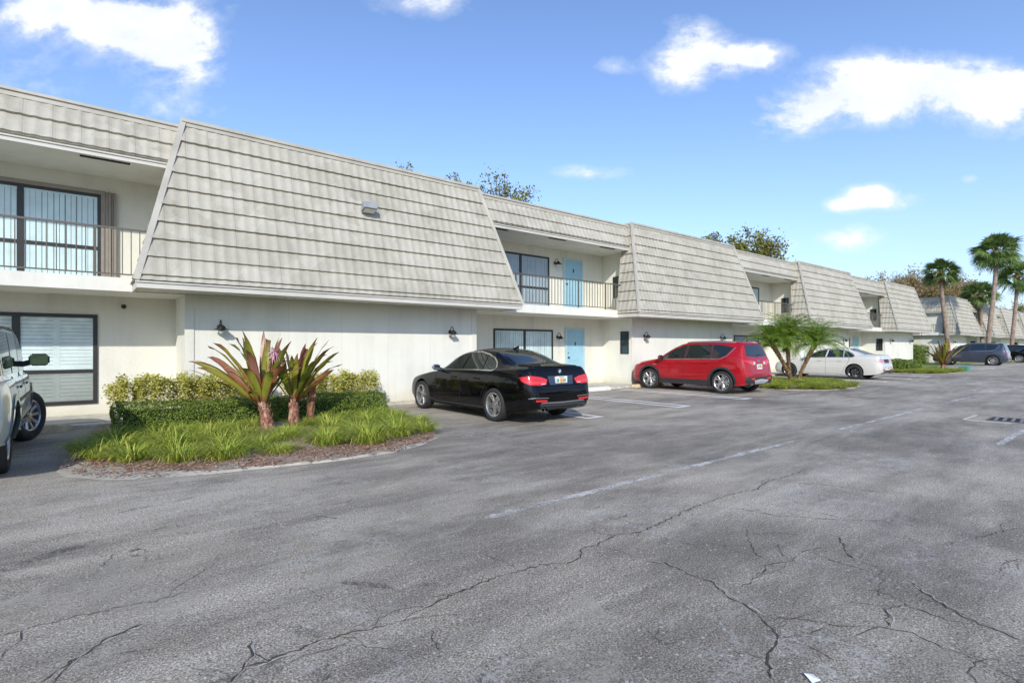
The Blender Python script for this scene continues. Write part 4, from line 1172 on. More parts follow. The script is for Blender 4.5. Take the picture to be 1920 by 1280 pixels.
        m.box(x-0.06, y-0.009, z+0.05, x+0.06, y-0.006, z+0.064); m.build('plate_lettering', M['plategreen'], o)
        m = MB(); m.box(x-w/2-0.01, y-0.004, z-h/2-0.01, x+w/2+0.01, y+0.02, z-h/2); m.box(x-w/2-0.01, y-0.004, z+h/2, x+w/2+0.01, y+0.02, z+h/2+0.01); m.build('plate_holder', M['plastic'], o)
    def handles(s, ys, z, mat):
        for y in ys:
            for sg, ax in ((-1, 'x-'), (1, 'x+')):
                q = s.hit((y, z), ax, 0.0)
                m = MB(); x = q[0].x+sg*0.018
                m.bar((x, y-0.09, z), (x, y+0.09, z+0.004), 0.02, 0.026); m.build('door_handle', mat, s.root, bevel=0.006)
    def seams(s, polys, w=0.009):
        for pl in polys:
            for ax in ('x-', 'x+'): s.line(pl, ax, w, 'door_seam', M['dark'], off=0.0015)
    def tailpipe(s, xs, z, y, r=0.035):
        for x in xs:
            m = MB(); m.lathe([(r, -0.10), (r*1.08, -0.10), (r*1.08, 0.1), (r*0.9, 0.1), (r*0.9, -0.09)], 18, 'y', (x, y, z)); m.build('tailpipe', M['chrome'], s.root, True, 40)
    def under(s, z=0.22):
        m = MB(); L_ = (s.sp['fa']-s.sp['ra'])
        m.box(-s.sp['W']/2+0.32, s.sp['ra']-0.5, z-0.04, s.sp['W']/2-0.32, s.sp['fa']+0.5, z+0.2)
        m.bar((-s.sp['W']/2+0.2, s.sp['ra'], s.sp['wr_']), (s.sp['W']/2-0.2, s.sp['ra'], s.sp['wr_']), 0.07, 0.07)
        m.build('underbody', M['brake'], s.root)

SEDAN = dict(W=1.81, fa=1.53, ra=-1.28, wr_=0.325, arch=0.372, inset=0.005,
  zt=[(2.315,.56),(2.29,.66),(2.22,.73),(1.95,.81),(1.5,.885),(1.05,.945),(.86,1.03),(.55,1.20),(.2,1.345),(-.1,1.405),(-.45,1.43),(-.85,1.405),(-1.2,1.31),(-1.5,1.19),(-1.72,1.11),(-2.0,1.09),(-2.14,1.085),(-2.19,1.04),(-2.235,.90),(-2.265,.76),(-2.30,.70),(-2.315,.60)],
  zbelt=[(2.3,.55),(2.15,.66),(1.5,.80),(1.0,.88),(.4,.925),(-.4,.955),(-1.2,.985),(-1.75,1.0),(-2.1,.975),(-2.2,.90),(-2.3,.60)],
  w=[(2.315,.60),(2.28,.70),(2.18,.78),(1.95,.85),(1.53,.895),(1.0,.885),(0,.89),(-.9,.895),(-1.4,.905),(-1.85,.88),(-2.08,.85),(-2.2,.80),(-2.28,.745),(-2.315,.68)],
  wr=[(2.3,.45),(1.9,.62),(1.05,.70),(.6,.64),(.1,.575),(-.5,.56),(-1.0,.565),(-1.5,.62),(-1.9,.70),(-2.3,.65)],
  zb=[(2.315,.30),(2.2,.20),(1.9,.18),(1.0,.17),(-1.0,.17),(-1.8,.20),(-2.15,.25),(-2.315,.34)],
  dr=[(2.3,.05),(1.2,.05),(.7,.08),(0,.075),(-.9,.075),(-1.4,.07),(-1.8,.035),(-2.3,.03)])

def greenhouse(c, rows_side, trimmat='chrome', tm=0.018):
    """rows_side: list of (lower, upper) outlines in (y, z) of each side pane"""
    for lo, up in rows_side:
        for ax in ('x-', 'x+'):
            c.region(lo, up, ax, 0.006, 'side_window', M['carglass'], n=14, m=6)

def sedan(name, mat, label, loc, style, rimmat, bmw=True, white=False):
    c = Car(name, SEDAN, mat, label, 'car', loc)
    # side glass: front door, rear door, quarter
    lowz = lambda y: 0.955+0.035*(-(y-0.5))/1.6
    greenhouse(c, [
        ([(0.80, lowz(.8)), (-0.06, lowz(-.06))], [(0.74, .99), (0.52, 1.12), (0.30, 1.225), (0.05, 1.29), (-0.10, 1.315)]),
        ([(-0.13, lowz(-.13)), (-0.83, lowz(-.83))], [(-0.17, 1.318), (-0.45, 1.325), (-0.66, 1.305), (-0.78, 1.28)]),
        ([(-0.86, lowz(-.86)), (-1.18, lowz(-1.18)), (-1.22, lowz(-1.2)+0.01)], [(-0.815, 1.272), (-1.0, 1.215), (-1.14, 1.135), (-1.25, 1.05)])])
    for ax in ('x-', 'x+'):
        c.line([(0.86, .945), (0.3, .955), (-0.6, .978), (-1.19, .985), (-1.25, 1.0), (-1.275, 1.045), (-1.18, 1.135), (-1.02, 1.225), (-0.8, 1.295), (-0.5, 1.345), (-0.15, 1.34), (0.1, 1.30), (0.35, 1.225), (0.6, 1.10), (0.80, .975)], ax, 0.022, 'window_trim', M['chrome'] if not white else M['steel'], off=0.007)
    # screens
    def rowsz(y0, y1, w0, w1, n=10, m=8, bow=0.05):
        rows = []
        for i in range(m+1):
            t = i/m; y = y0+(y1-y0)*t; w = w0+(w1-w0)*t
            rows.append([(x, y+bow*(1-(x/w)**2)*(1 if y0 > 0 else -1)*(1-t*0.5)) for x in [-w+2*w*j/n for j in range(n+1)]])
        return rows
    c.grid(rowsz(1.0, 0.26, 0.68, 0.545), 'z', 0.005, 'windshield', M['carglass'])
    c.grid(rowsz(-1.64, -0.98, 0.64, 0.52), 'z', 0.005, 'rear_window', M['carglass'])
    c.seams([[(0.93, .22), (0.95, .5), (0.90, .90)], [(-0.09, .22), (-0.10, .6), (-0.10, .94)], [(-0.80, .30), (-0.88, .50), (-1.02, .72), (-1.10, .97)]])
    for pl in ([(0.93, .22), (-0.80, .22)],):
        for ax in ('x-', 'x+'): c.line(pl, ax, 0.008, 'door_seam', M['dark'], off=0.0015)
    for ax in ('x-', 'x+'):
        c.line([(1.15, .30), (0.9, .245), (-0.9, .25)], ax, 0.03, 'sill_trim', M['plastic'] if not white else mat, off=0.012)
        c.line([(1.1, .72), (0.3, .765), (-0.6, .80), (-1.7, .83)], ax, 0.010, 'shoulder_crease', mat, off=0.006)
    c.handles((-0.02+0.16, -0.72), 0.81, mat)
    # tail lights wrap round the corner
    for sg in (-1, 1):
        lo = [(sg*31, .745), (sg*40, .735), (sg*50, .75), (sg*60, .81)]
        up = [(sg*29, .84), (sg*38, .885), (sg*50, .915), (sg*63, .885)]
        if white:
            lo = [(sg*26, .775), (sg*40, .77), (sg*58, .80)]; up = [(sg*26, .82), (sg*40, .825), (sg*60, .815)]
            c.region(lo, up, 'c-1.6', 0.008, 'taillight', M['redlens'], n=18, m=3)
            c.region([(a, b+0.075) for a, b in lo], [(a, b+0.07) for a, b in up], 'c-1.6', 0.008, 'taillight', M['redlens'], n=18, m=3)
        else:
            o = c.region(lo, up, 'c-1.6', 0.010, 'taillight', M['redlens'], n=20, m=5)
            c.line([(sg*32, .79), (sg*42, .785), (sg*54, .81)], 'c-1.6', 0.022, 'light_strip', simple('bright_red', (0.85, 0.05, 0.04), 0.2, coat=1.0, var=0), o, off=0.014)
            c.line([(sg*32, .762), (sg*38, .757)], 'c-1.6', 0.014, 'reverse_lens', M['clearlens'], o, off=0.013)
    # boot lid, plate recess, bumper
    c.line([(-.62, 1.055), (-.62, .93), (-.60, .74), (-.45, .69), (.45, .69), (.60, .74), (.62, .93), (.62, 1.055)], 'y-', 0.010, 'boot_seam', M['dark'], off=0.002)
    c.region([(-.30, .735), (.30, .735)], [(-.33, .90), (.33, .90)], 'y-', 0.003, 'plate_recess', M['paintblue'] if bmw else M['plastic'], n=12, m=3)
    c.plate(.815 if not white else .50)
    c.line([(-.60, 1.083), (0, 1.083), (.60, 1.083)], 'y-', 0.02, 'boot_lip', mat, off=0.012)
    c.region([(-.55, .30), (.55, .30)], [(-.60, .395), (.60, .395)], 'y-', 0.006, 'diffuser', M['plastic'], n=12, m=2)
    c.line([(-38, .415), (0, .405), (38, .415)], 'c-1.6', 0.018, 'bumper_trim', M['steel'] if not white else M['plastic'], off=0.008)
    for sg in (-1, 1):
        c.line([(sg*30, .45), (sg*44, .46)], 'c-1.6', 0.035, 'reflector', M['redlens'], off=0.008)
        c.line([(sg*28, .50), (sg*46, .515), (sg*52, .50)], 'c-1.6', 0.012, 'bumper_crease', M['steel'] if bmw else mat, off=0.008)
    c.tailpipe((-.52, -.43) if bmw else (-.5, .5), .29, -2.22)
    # headlights and grille (front, faces the wall)
    for sg in (-1, 1):
        c.region([(sg*180-sg*30, .60), (sg*180-sg*52, .63)], [(sg*180-sg*30, .68), (sg*180-sg*54, .69)], 'c1.5', 0.006, 'headlight', M['clearlens'], n=10, m=3)
        c.region([(sg*.08, .52), (sg*.30, .52)], [(sg*.06, .66), (sg*.32, .66)], 'y+', 0.006, 'grille', M['plastic'], n=5, m=3)
    c.mirror(0.72, 0.98, mat if not bmw else M['steel'], 0.20, 0.14)
    if bmw:
        q = c.hit((0, .985), 'y-', 0)
        y = q[0].y-0.006; z = .985
        m = MB(); m.lathe([(0, -0.004), (0.041, -0.004), (0.045, 0.0), (0.045, 0.012)], 24, 'y', (0, y, z)); b = m.build('badge', M['black'], c.root)
        m = MB(); m.lathe([(0.038, -0.007), (0.044, -0.007)], 28, 'y', (0, y, z)); m.build('badge_ring', M['chrome'], b)
        for col, qs in (('badgeblue', (1, 3)), ('white', (0, 2))):
            m = MB()
            for qd in qs:
                vs = [(0, y-0.006, z)]+[(0.028*math.cos(PI/2*qd+PI/2*k/6), y-0.006, z+0.028*math.sin(PI/2*qd+PI/2*k/6)) for k in range(7)]
                m.add(vs, [(0, k+1, k+2) for k in range(6)])
            m.build('badge_quarter', M[col], b)
        m = MB(); m.add([(-.02,-.98,1.40),(.02,-.98,1.40),(.02,-.78,1.40),(-.02,-.78,1.40),(-.004,-1.0,1.475),(.004,-1.0,1.475),(.004,-.80,1.42),(-.004,-.80,1.42)], [(0,3,2,1),(4,5,6,7),(0,1,5,4),(1,2,6,5),(2,3,7,6),(3,0,4,7)]); m.build('roof_antenna', mat, c.root)
    c.wheels(style, 0.225, rimmat, rim_r=0.238)
    c.under()
    return c

sedan('black_sedan', M['paintblack'], 'glossy black four door sedan parked nose to the wall beside the front planting bed', (7.13, 9.57, 0), 'double5', 'rim', True)
sedan('white_sedan', M['paintwhite'], 'white four door sedan parked behind the small palms, facing the wall', (27.7, 10.15, 0), 'multi10', 'rimdark', False, True)

SUV = dict(W=1.84, fa=1.38, ra=-1.31, wr_=0.352, arch=0.405, inset=0.01,
  zt=[(2.26,.62),(2.24,.78),(2.18,.88),(2.0,.94),(1.6,1.01),(1.25,1.06),(1.08,1.12),(.8,1.30),(.45,1.49),(.15,1.60),(-.2,1.645),(-.7,1.655),(-1.2,1.635),(-1.6,1.61),(-1.85,1.57),(-1.94,1.44),(-2.04,1.22),(-2.11,1.08),(-2.15,1.02),(-2.18,.86),(-2.21,.74),(-2.245,.68),(-2.26,.56)],
  zbelt=[(2.25,.60),(2.1,.78),(1.5,.93),(1.1,1.0),(.5,1.03),(-.4,1.07),(-1.2,1.12),(-1.7,1.15),(-1.98,1.10),(-2.1,.98),(-2.2,.70),(-2.25,.58)],
  w=[(2.26,.60),(2.2,.72),(2.05,.82),(1.8,.88),(1.38,.915),(.9,.905),(0,.90),(-.8,.905),(-1.3,.92),(-1.75,.90),(-2.0,.865),(-2.14,.81),(-2.22,.77),(-2.26,.70)],
  wr=[(2.3,.5),(1.8,.66),(1.1,.74),(.7,.69),(.2,.615),(-.5,.60),(-1.2,.60),(-1.7,.59),(-1.9,.63),(-2.05,.69),(-2.26,.66)],
  zb=[(2.26,.34),(2.15,.26),(1.8,.23),(1.0,.22),(-1.0,.22),(-1.8,.25),(-2.15,.30),(-2.26,.40)],
  dr=[(2.3,.05),(1.2,.05),(.8,.08),(0,.075),(-1.2,.075),(-1.7,.06),(-1.9,.06),(-2.26,.04)])

for _k in ('zt', 'zbelt', 'w', 'wr', 'zb', 'dr'):
    SUV[_k] = [((-1.72+(y+1.72)*0.72) if y < -1.72 else y, v) for y, v in SUV[_k]]
def arches(c, mat, w=0.055, r=None):
    sp = c.sp; r = r or sp['arch']; zc = sp['wr_']+0.015
    for ya in (sp['fa'], sp['ra']):
        for ax in ('x-', 'x+'):
            rows = []
            for rr in (r-0.004, r+w*0.5, r+w):
                row = []
                for k in range(25):
                    a = PI*(-0.09+1.18*k/24)
                    row.append((ya+rr*math.cos(a), zc+rr*math.sin(a)))
                rows.append(row)
            c.grid(rows, ax, 0.014, 'wheel_arch', mat, thick=0.02)

def suv(name, mat, label, loc, style, rimmat, red=True, scale=None, spec=None, group='parked cars'):
    c = Car(name, spec or SUV, mat, label, 'car', loc, group)
    lz = lambda y: 1.055+0.045*(0.8-y)/2.5
    greenhouse(c, [
        ([(0.98, lz(.98)), (0.06, lz(.06))], [(0.88, 1.10), (0.66, 1.26), (0.40, 1.40), (0.18, 1.48), (0.02, 1.51)]),
        ([(-0.02, lz(-.02)), (-0.88, lz(-.88))], [(-0.06, 1.515), (-0.4, 1.53), (-0.84, 1.525)]),
        ([(-0.95, lz(-.95)), (-1.25, lz(-1.25)+.01), (-1.42, lz(-1.42)+0.09)], [(-0.92, 1.52), (-1.2, 1.505), (-1.60, 1.43)])])
    for ax in ('x-', 'x+'):
        c.line([(0.98, lz(.98)-.02), (0, lz(0)-.02), (-1.27, lz(-1.27)-.018), (-1.45, lz(-1.45)+.07), (-1.66, 1.43)], ax, 0.02, 'window_trim', M['steel'] if red else M['chrome'], off=0.007)
        c.line([(0.02, lz(0)), (-0.02, 1.51)], ax, 0.06, 'door_pillar', M['plastic'], off=0.005)
        c.line([(-0.90, lz(-.9)), (-0.88, 1.52)], ax, 0.05, 'door_pillar', M['plastic'], off=0.005)
    def rowsz(y0, y1, w0, w1, n=10, m=8, bow=0.05):
        rows = []
        for i in range(m+1):
            t = i/m; y = y0+(y1-y0)*t; w = w0+(w1-w0)*t
            rows.append([(x, y+bow*(1-(x/w)**2)*(1-t*0.5)) for x in [-w+2*w*j/n for j in range(n+1)]])
        return rows
    c.grid(rowsz(1.05, 0.22, 0.70, 0.57), 'z', 0.005, 'windshield', M['carglass'])
    # rear window on the sloping tailgate, seen from behind
    c.region([(-.62, 1.16), (0, 1.13), (.62, 1.16)], [(-.53, 1.50), (0, 1.52), (.53, 1.50)], 'y-', 0.006, 'rear_window', M['carglass'], n=14, m=7)
    c.line([(-.56, 1.545), (0, 1.56), (.56, 1.545)], 'y-', 0.05, 'spoiler', mat, off=0.035)
    if red: c.line([(-.02, 1.17), (.05, 1.20), (.30, 1.20)], 'y-', 0.02, 'rear_wiper', M['black'], off=0.02)
    clad = M['plastic'] if red else mat
    arches(c, clad, 0.06 if red else 0.03)
    for ax in ('x-', 'x+'):
        if red: c.region([(0.93, .24), (-0.84, .24)], [(0.95, .40), (-0.84, .40)], ax, 0.014, 'sill_cladding', clad, n=16, m=3, thick=0.03)
        c.line([(1.0, .88), (0.2, .90), (-0.8, .96), (-1.6, 1.03)], ax, 0.012, 'shoulder_crease', mat, off=0.007)
        c.line([(0.8, .47), (-0.7, .52)], ax, 0.02, 'lower_crease', mat, off=0.008)
        rr = c.line([(0.1, 1.585), (-0.6, 1.60), (-1.35, 1.58)], 'x-' if ax == 'x-' else 'x+', 0.03, 'roof_rail', M['steel'], off=0.03)
    c.seams([[(0.98, .42), (1.0, .7), (0.97, 1.02)], [(0.0, .42), (0.0, 1.04)], [(-0.80, .42), (-0.86, .60), (-1.0, .82), (-1.02, 1.08)]])
    c.handles((0.13, -0.74), 0.93, mat)
    for sg in (-1, 1):
        if red:
            o = c.region([(sg*24, .90), (sg*38, .88), (sg*58, .99)], [(sg*24, 1.00), (sg*40, 1.03), (sg*62, 1.055)], 'c-1.5', 0.012, 'taillight', M['redlens'], n=20, m=5)
            c.region([(sg*25, .915), (sg*34, .905)], [(sg*25, .985), (sg*34, .99)], 'c-1.5', 0.017, 'reverse_lens', M['clearlens'], o, n=8, m=3)
        else:
            c.region([(sg*24, .90), (sg*38, .88), (sg*56, .95)], [(sg*24, 1.01), (sg*40, 1.05), (sg*60, 1.08)], 'c-1.5', 0.012, 'taillight', M['redlens'], n=20, m=5)
        c.line([(sg*33, .475), (sg*45, .48)], 'c-1.5', 0.05, 'reflector', M['redlens'], off=0.018)
    c.region([(-55, .30), (0, .28), (55, .30)], [(-57, .545), (0, .53), (57, .545)], 'c-1.5', 0.010, 'rear_bumper', clad if red else mat, n=40, m=4)
    c.region([(-30, .33), (0, .32), (30, .33)], [(-36, .43), (0, .46), (36, .43)], 'c-1.5', 0.022, 'skid_plate', M['steel'] if not red else simple('skid_grey', (0.42, 0.44, 0.46), 0.4), n=24, m=3)
    c.line([(-.56, 1.10), (-.60, .80), (-.52, .62), (.52, .62), (.60, .80), (.56, 1.10)], 'y-', 0.010, 'tailgate_seam', M['dark'], off=0.002)
    c.region([(-.3, .74), (.3, .74)], [(-.36, .93), (.36, .93)], 'y-', 0.003, 'plate_recess', mat, n=10, m=3)
    c.plate(.84)
    q = c.hit((0, 1.02), 'y-', 0)
    if red:
        m = MB(); m.lathe([(0, -0.004), (0.045, -0.004), (0.05, 0.01)], 24, 'y', (0, 0, 0))
        o = m.build('badge', M['badgeblue'], c.root); o.location = (0, q[0].y-0.006, 1.02); o.scale = (1.3, 1, 0.55)
        for sg, ax in ((1, 'x-'), (1, 'x+')): c.line([(1.10, .86), (1.22, .86)], ax, 0.03, 'fender_vent', M['steel'], off=0.008)
    c.tailpipe((-.5, .5) if red else (-.55, .55), .33, -2.03, 0.03)
    for sg in (-1, 1):
        c.region([(sg*180-sg*28, .78), (sg*180-sg*56, .84)], [(sg*180-sg*28, .84), (sg*180-sg*60, .90)], 'c1.3', 0.008, 'headlight', M['clearlens'], n=12, m=3)
    c.region([(-.45, .55), (.45, .55)], [(-.5, .78), (.5, .78)], 'y+', 0.008, 'grille', M['plastic'], n=10, m=3)
    c.mirror(0.86, 1.08, mat if red else M['paintblue'], 0.20, 0.16)
    c.wheels(style, 0.235, rimmat, rim_r=0.255)
    c.under(0.28)
    if scale:
        c.root.scale = scale
    return c
suv('red_suv', M['paintred'], 'metallic red compact SUV with black lower cladding parked at the second garage wall', (16.32, 10.05, 0), 'split5', 'rim', True)
suv('navy_suv', M['paintblue'], 'dark blue grey SUV parked beyond the far planting bed by the lawn', (55.6, 10.0, 0), 'double5', 'rim', False, (1.05, 1.06, 1.07))
suv('far_suv', M['paintblack'], 'black SUV at the right edge, partly hidden by the navy SUV', (67.5, 10.0, 0), 'split5', 'rim', False)
sedan('white_sedan', M['paintwhite'], 'distant white car beyond the black SUV at the right edge', (79.5, 9.6, 0), 'five', 'rim', False, True)

OLD = dict(W=1.74, rin=0.07, fa=1.42, ra=-1.32, wr_=0.36, arch=0.41, inset=-0.01,
  zt=[(2.2,.62),(2.18,.86),(2.1,.94),(1.7,1.0),(1.1,1.06),(.98,1.10),(.75,1.32),(.5,1.54),(.3,1.63),(0,1.66),(-1.0,1.66),(-1.9,1.64),(-2.08,1.60),(-2.16,1.3),(-2.2,1.02),(-2.24,.6)],
  zbelt=[(2.2,.66),(2.05,.86),(1.0,.98),(-.5,1.0),(-2.0,1.02),(-2.15,1.0),(-2.24,.58)],
  w=[(2.2,.66),(2.1,.76),(1.9,.82),(1.4,.865),(.5,.87),(-1,.87),(-1.7,.86),(-2.1,.82),(-2.24,.75)],
  wr=[(2.2,.5),(1.5,.68),(1.0,.77),(.6,.755),(.2,.72),(-1,.71),(-2.0,.70),(-2.24,.70)],
  zb=[(2.2,.40),(1.8,.32),(1,.30),(-1,.30),(-1.8,.34),(-2.24,.42)],
  dr=[(2.2,.05),(1,.05),(.5,.08),(0,.08),(-2.0,.08),(-2.24,.05)])
c = Car('old_suv', OLD, M['paintsilver'], 'older pale silver and green SUV with turned front wheels at the left edge', 'car', (-1.44, 9.78, 0))
for ax in ('x-', 'x+'):
    c.region([(.84, 1.06), (.16, 1.05)], [(.70, 1.18), (.52, 1.36), (.36, 1.50), (.16, 1.53)], ax, 0.006, 'side_window', M['carglass'], n=12, m=6)
    c.region([(.02, 1.05), (-.78, 1.06)], [(.02, 1.535), (-.78, 1.535)], ax, 0.006, 'side_window', M['carglass'], n=10, m=6)
    c.region([(-.92, 1.06), (-1.85, 1.07)], [(-.92, 1.535), (-1.80, 1.52)], ax, 0.006, 'side_window', M['carglass'], n=10, m=6)
    c.line([(.95, 1.07), (.78, 1.22), (.50, 1.50), (.30, 1.57), (-.8, 1.585), (-1.9, 1.57)], ax, 0.025, 'door_edge', M['black'], off=0.008)
    c.line([(.09, 1.0), (.09, 1.56)], ax, 0.05, 'door_pillar', M['paintgreen'], off=0.006)
    c.region([(1.02, .33), (-.86, .33)], [(1.02, .50), (-.86, .50)], ax, 0.012, 'lower_cladding', M['paintgreen'], n=14, m=3)
    c.line([(1.02, .53), (-.86, .53)], ax, 0.035, 'body_stripe', simple('gold_stripe', (0.38, 0.33, 0.2), 0.4), off=0.009)
    c.line([(1.02, .74), (-.86, .75)], ax, 0.03, 'rub_strip', M['plastic'], off=0.012)
    c.region([(2.0, .98), (.9, 1.03)], [(2.0, 1.03), (.95, 1.08)], ax, 0.003, 'bonnet_edge', M['paintgreen'], n=8, m=2)
arches(c, M['paintgreen'], 0.07)
c.seams([[(.98, .34), (1.0, .7), (.95, 1.04)], [(.09, .34), (.09, 1.03)], [(-.84, .5), (-.98, .8), (-.9, 1.03)]], 0.012)
c.handles((.0+.24, -.70), .90, M['plastic'])
c.grid([[(x, y+0.04*(1-(x/.68)**2)) for x in [-.66+1.32*j/8 for j in range(9)]] for y in (1.0, .85, .7, .55, .42, .36)], 'z', 0.005, 'windshield', M['carglass'])
c.region([(-.6, 1.05), (.6, 1.05)], [(-.56, 1.48), (.56, 1.48)], 'y-', 0.006, 'rear_window', M['carglass'], n=10, m=4)
for sg in (-1, 1): c.region([(sg*34, .75), (sg*42, .75)], [(sg*34, 1.0), (sg*42, 1.0)], 'c-1.4', 0.01, 'taillight', M['redlens'], n=6, m=4)
c.region([(-40, .42), (0, .42), (40, .42)], [(-40, .56), (0, .56), (40, .56)], 'c-1.4', 0.04, 'rear_bumper', M['plastic'], n=24, m=3)
c.region([(-.6, .62), (.6, .62)], [(-.6, .82), (.6, .82)], 'y+', 0.008, 'grille', M['plastic'], n=10, m=3)
c.mirror(0.72, 1.17, M['black'], 0.25, 0.18, 0.06)
c.wheels('ten', 0.235, 'steel' if 'steel' in M else 'rim', steer=-rad(28), rim_r=0.225)
c.under(0.36)
c.root.scale = (1.0, 1.0, 1.06)

# ------------------------------------------------------------------ vegetation
def blade(mb, base, az, length, lean, width, droop=1.0, nseg=4, twist=0.0):
    """a tapered ribbon starting at base, rising then arching away in direction az"""
    p = Vector(base); d = Vector((math.cos(az), math.sin(az), 0)); sd = Vector((-math.sin(az+twist), math.cos(az+twist), 0))
    vs = []; ang = PI/2-lean
    for k in range(nseg+1):
        t = k/nseg; w = width*(1-t**1.6)*0.5+0.0006
        vs.append(p-sd*w); vs.append(p+sd*w)
        p = p+(d*math.cos(ang)+Vector((0, 0, 1))*math.sin(ang))*(length/nseg)
        ang -= droop*(0.25+t)*1.4/nseg*1.6
    mb.add(vs, [(2*k, 2*k+1, 2*k+3, 2*k+2) for k in range(nseg)])

def grass_mesh(seed, n=340, r=0.20, h=0.34):
    rr = random.Random(seed); mb = MB()
    for i in range(n):
        a = rr.uniform(0, 2*PI); q = r*math.sqrt(rr.random())*0.8
        az = a+rr.uniform(-0.6, 0.6); e = q/r
        blade(mb, (math.cos(a)*q, math.sin(a)*q, 0), az, h*rr.uniform(0.7, 1.2), 0.10+0.55*e+rr.uniform(0, 0.25), rr.uniform(0.006, 0.010), rr.uniform(1.1, 2.3), 4)
    me = mb.mesh('grass_clump'); me.materials.append(M['liriope']); return me
GM = [grass_mesh(s) for s in range(6)]
# bed outlines
bed1 = [(0.33, 13.0), (0.10, 11.4), (-0.02, 9.8), (-0.18, 8.4), (-0.22, 7.95), (0.1, 7.35), (0.6, 7.0), (1.43, 6.82), (2.5, 6.62), (3.45, 6.68), (4.25, 7.1), (4.72, 7.9), (5.0, 9.0), (5.3, 10.4), (5.6, 11.6), (5.75, 12.14), (0.33, 12.14)]
def bed(name, out, inner_scale, z=0.03, sandmat=True):
    pts = [p for p in out]
    # smooth by Chaikin
    for _ in range(2):
        q = []
        for i in range(len(pts)):
            a = Vector(pts[i]); b = Vector(pts[(i+1) % len(pts)])
            q += [tuple(a*0.75+b*0.25), tuple(a*0.25+b*0.75)]
        pts = q
    n = len(pts); cx = sum(p[0] for p in pts)/n; cy = sum(p[1] for p in pts)/n
    ph = R.uniform(0, 20)
    def e_(x, y): return 0.012+0.022*(0.5+mnoise.noise((x*1.9, y*1.9, 3)))+(0.15*max(0, 1-((x-0.0)**2+(y-7.7)**2)**.5/1.5) if sandmat else 0)
    outer = []
    for (x, y) in pts:
        k = 1+0.02*mnoise.noise((x*2.5+ph, y*2.5, 0))+0.012*mnoise.noise((x*9+ph, y*9, 0))
        outer.append((cx+(x-cx)*k, cy+(y-cy)*k))
    mid = [(cx+(x-cx)*(1-e_(x, y)), cy+(y-cy)*(1-e_(x, y)*0.9)) for x, y in outer]
    mid = [(x+0.05*mnoise.noise((x*3, y*3, 5)), y+0.10*mnoise.noise((x*3, y*3, 9))) for x, y in mid]
    mb = MB(); vs = [(x, y, 0.004) for x, y in outer]+[(x, y, z) for x, y in mid]
    mb.add(vs, [(i, (i+1) % n, n+(i+1) % n, n+i) for i in range(n)])
    o = mb.build('sand_edge', M['sand'], None, True); o['kind'] = 'structure'
    mb = MB()
    rings = [mid]
    for s_ in (0.8, 0.6, 0.4, 0.2):
        rings.append([(cx+(x-cx)*s_, cy+(y-cy)*s_) for x, y in mid])
    vs = []
    for ri, rg in enumerate(rings):
        for (x, y) in rg: vs.append((x, y, z+0.018*ri+0.012*mnoise.noise((x*6, y*6, 0))*(ri > 0)))
    vs.append((cx, cy, z+0.08)); fs = []
    for ri in range(len(rings)-1):
        for i in range(n): fs.append((ri*n+i, ri*n+(i+1) % n, (ri+1)*n+(i+1) % n, (ri+1)*n+i))
    for i in range(n): fs.append(((len(rings)-1)*n+i, (len(rings)-1)*n+(i+1) % n, len(vs)-1))
    mb.add(vs, fs); o = mb.build('planting_bed', M['soil'], None, True); o['kind'] = 'structure'
bed('bed', bed1, 0.93)
# mulch chips and dead leaves on the bed
def litter(name, pts_fn, n, seed, mats, size=(0.02, 0.07)):
    rr = random.Random(seed); mb = MB()
    for i in range(n):
        x, y = pts_fn(rr); L_ = rr.uniform(*size); w = L_*rr.uniform(0.15, 0.35); a = rr.uniform(0, 2*PI); z = 0.035+rr.uniform(0, 0.03)
        c, s = math.cos(a), math.sin(a); t = rr.uniform(-0.01, 0.02)
        mb.add([(x-c*L_/2-s*w/2, y-s*L_/2+c*w/2, z), (x+c*L_/2-s*w/2, y+s*L_/2+c*w/2, z+t), (x+c*L_/2+s*w/2, y+s*L_/2-c*w/2, z+t), (x-c*L_/2+s*w/2, y-s*L_/2-c*w/2, z+0.004)], [(0,1,2,3)])
    o = mb.build(name, mats); o['kind'] = 'stuff'; return o
def inpoly(x, y, P):
    r = False; j = len(P)-1
    for i in range(len(P)):
        if (P[i][1] > y) != (P[j][1] > y) and x < (P[j][0]-P[i][0])*(y-P[i][1])/(P[j][1]-P[i][1])+P[i][0]: r = not r
        j = i
    return r
def rnd_in(P, sx=1.0):
    cx = sum(p[0] for p in P)/len(P); cy = sum(p[1] for p in P)/len(P)
    Q = [(cx+(x-cx)*sx, cy+(y-cy)*sx) for x, y in P]
    x0, x1 = min(p[0] for p in Q), max(p[0] for p in Q); y0, y1 = min(p[1] for p in Q), max(p[1] for p in Q)
    def f(rr):
        while True:
            x, y = rr.uniform(x0, x1), rr.uniform(y0, y1)
            if inpoly(x, y, Q): return x, y
    return f
mulch = leafmat('mulch_chip', [(0.05, (0.12, 0.05, 0.03)), (0.4, (0.30, 0.15, 0.09)), (0.75, (0.42, 0.28, 0.18)), (1, (0.55, 0.48, 0.36))], 0.9, 0)
litter('mulch', rnd_in([p for p in bed1 if p[1] < 10.6], 1.0), 7500, 3, mulch)

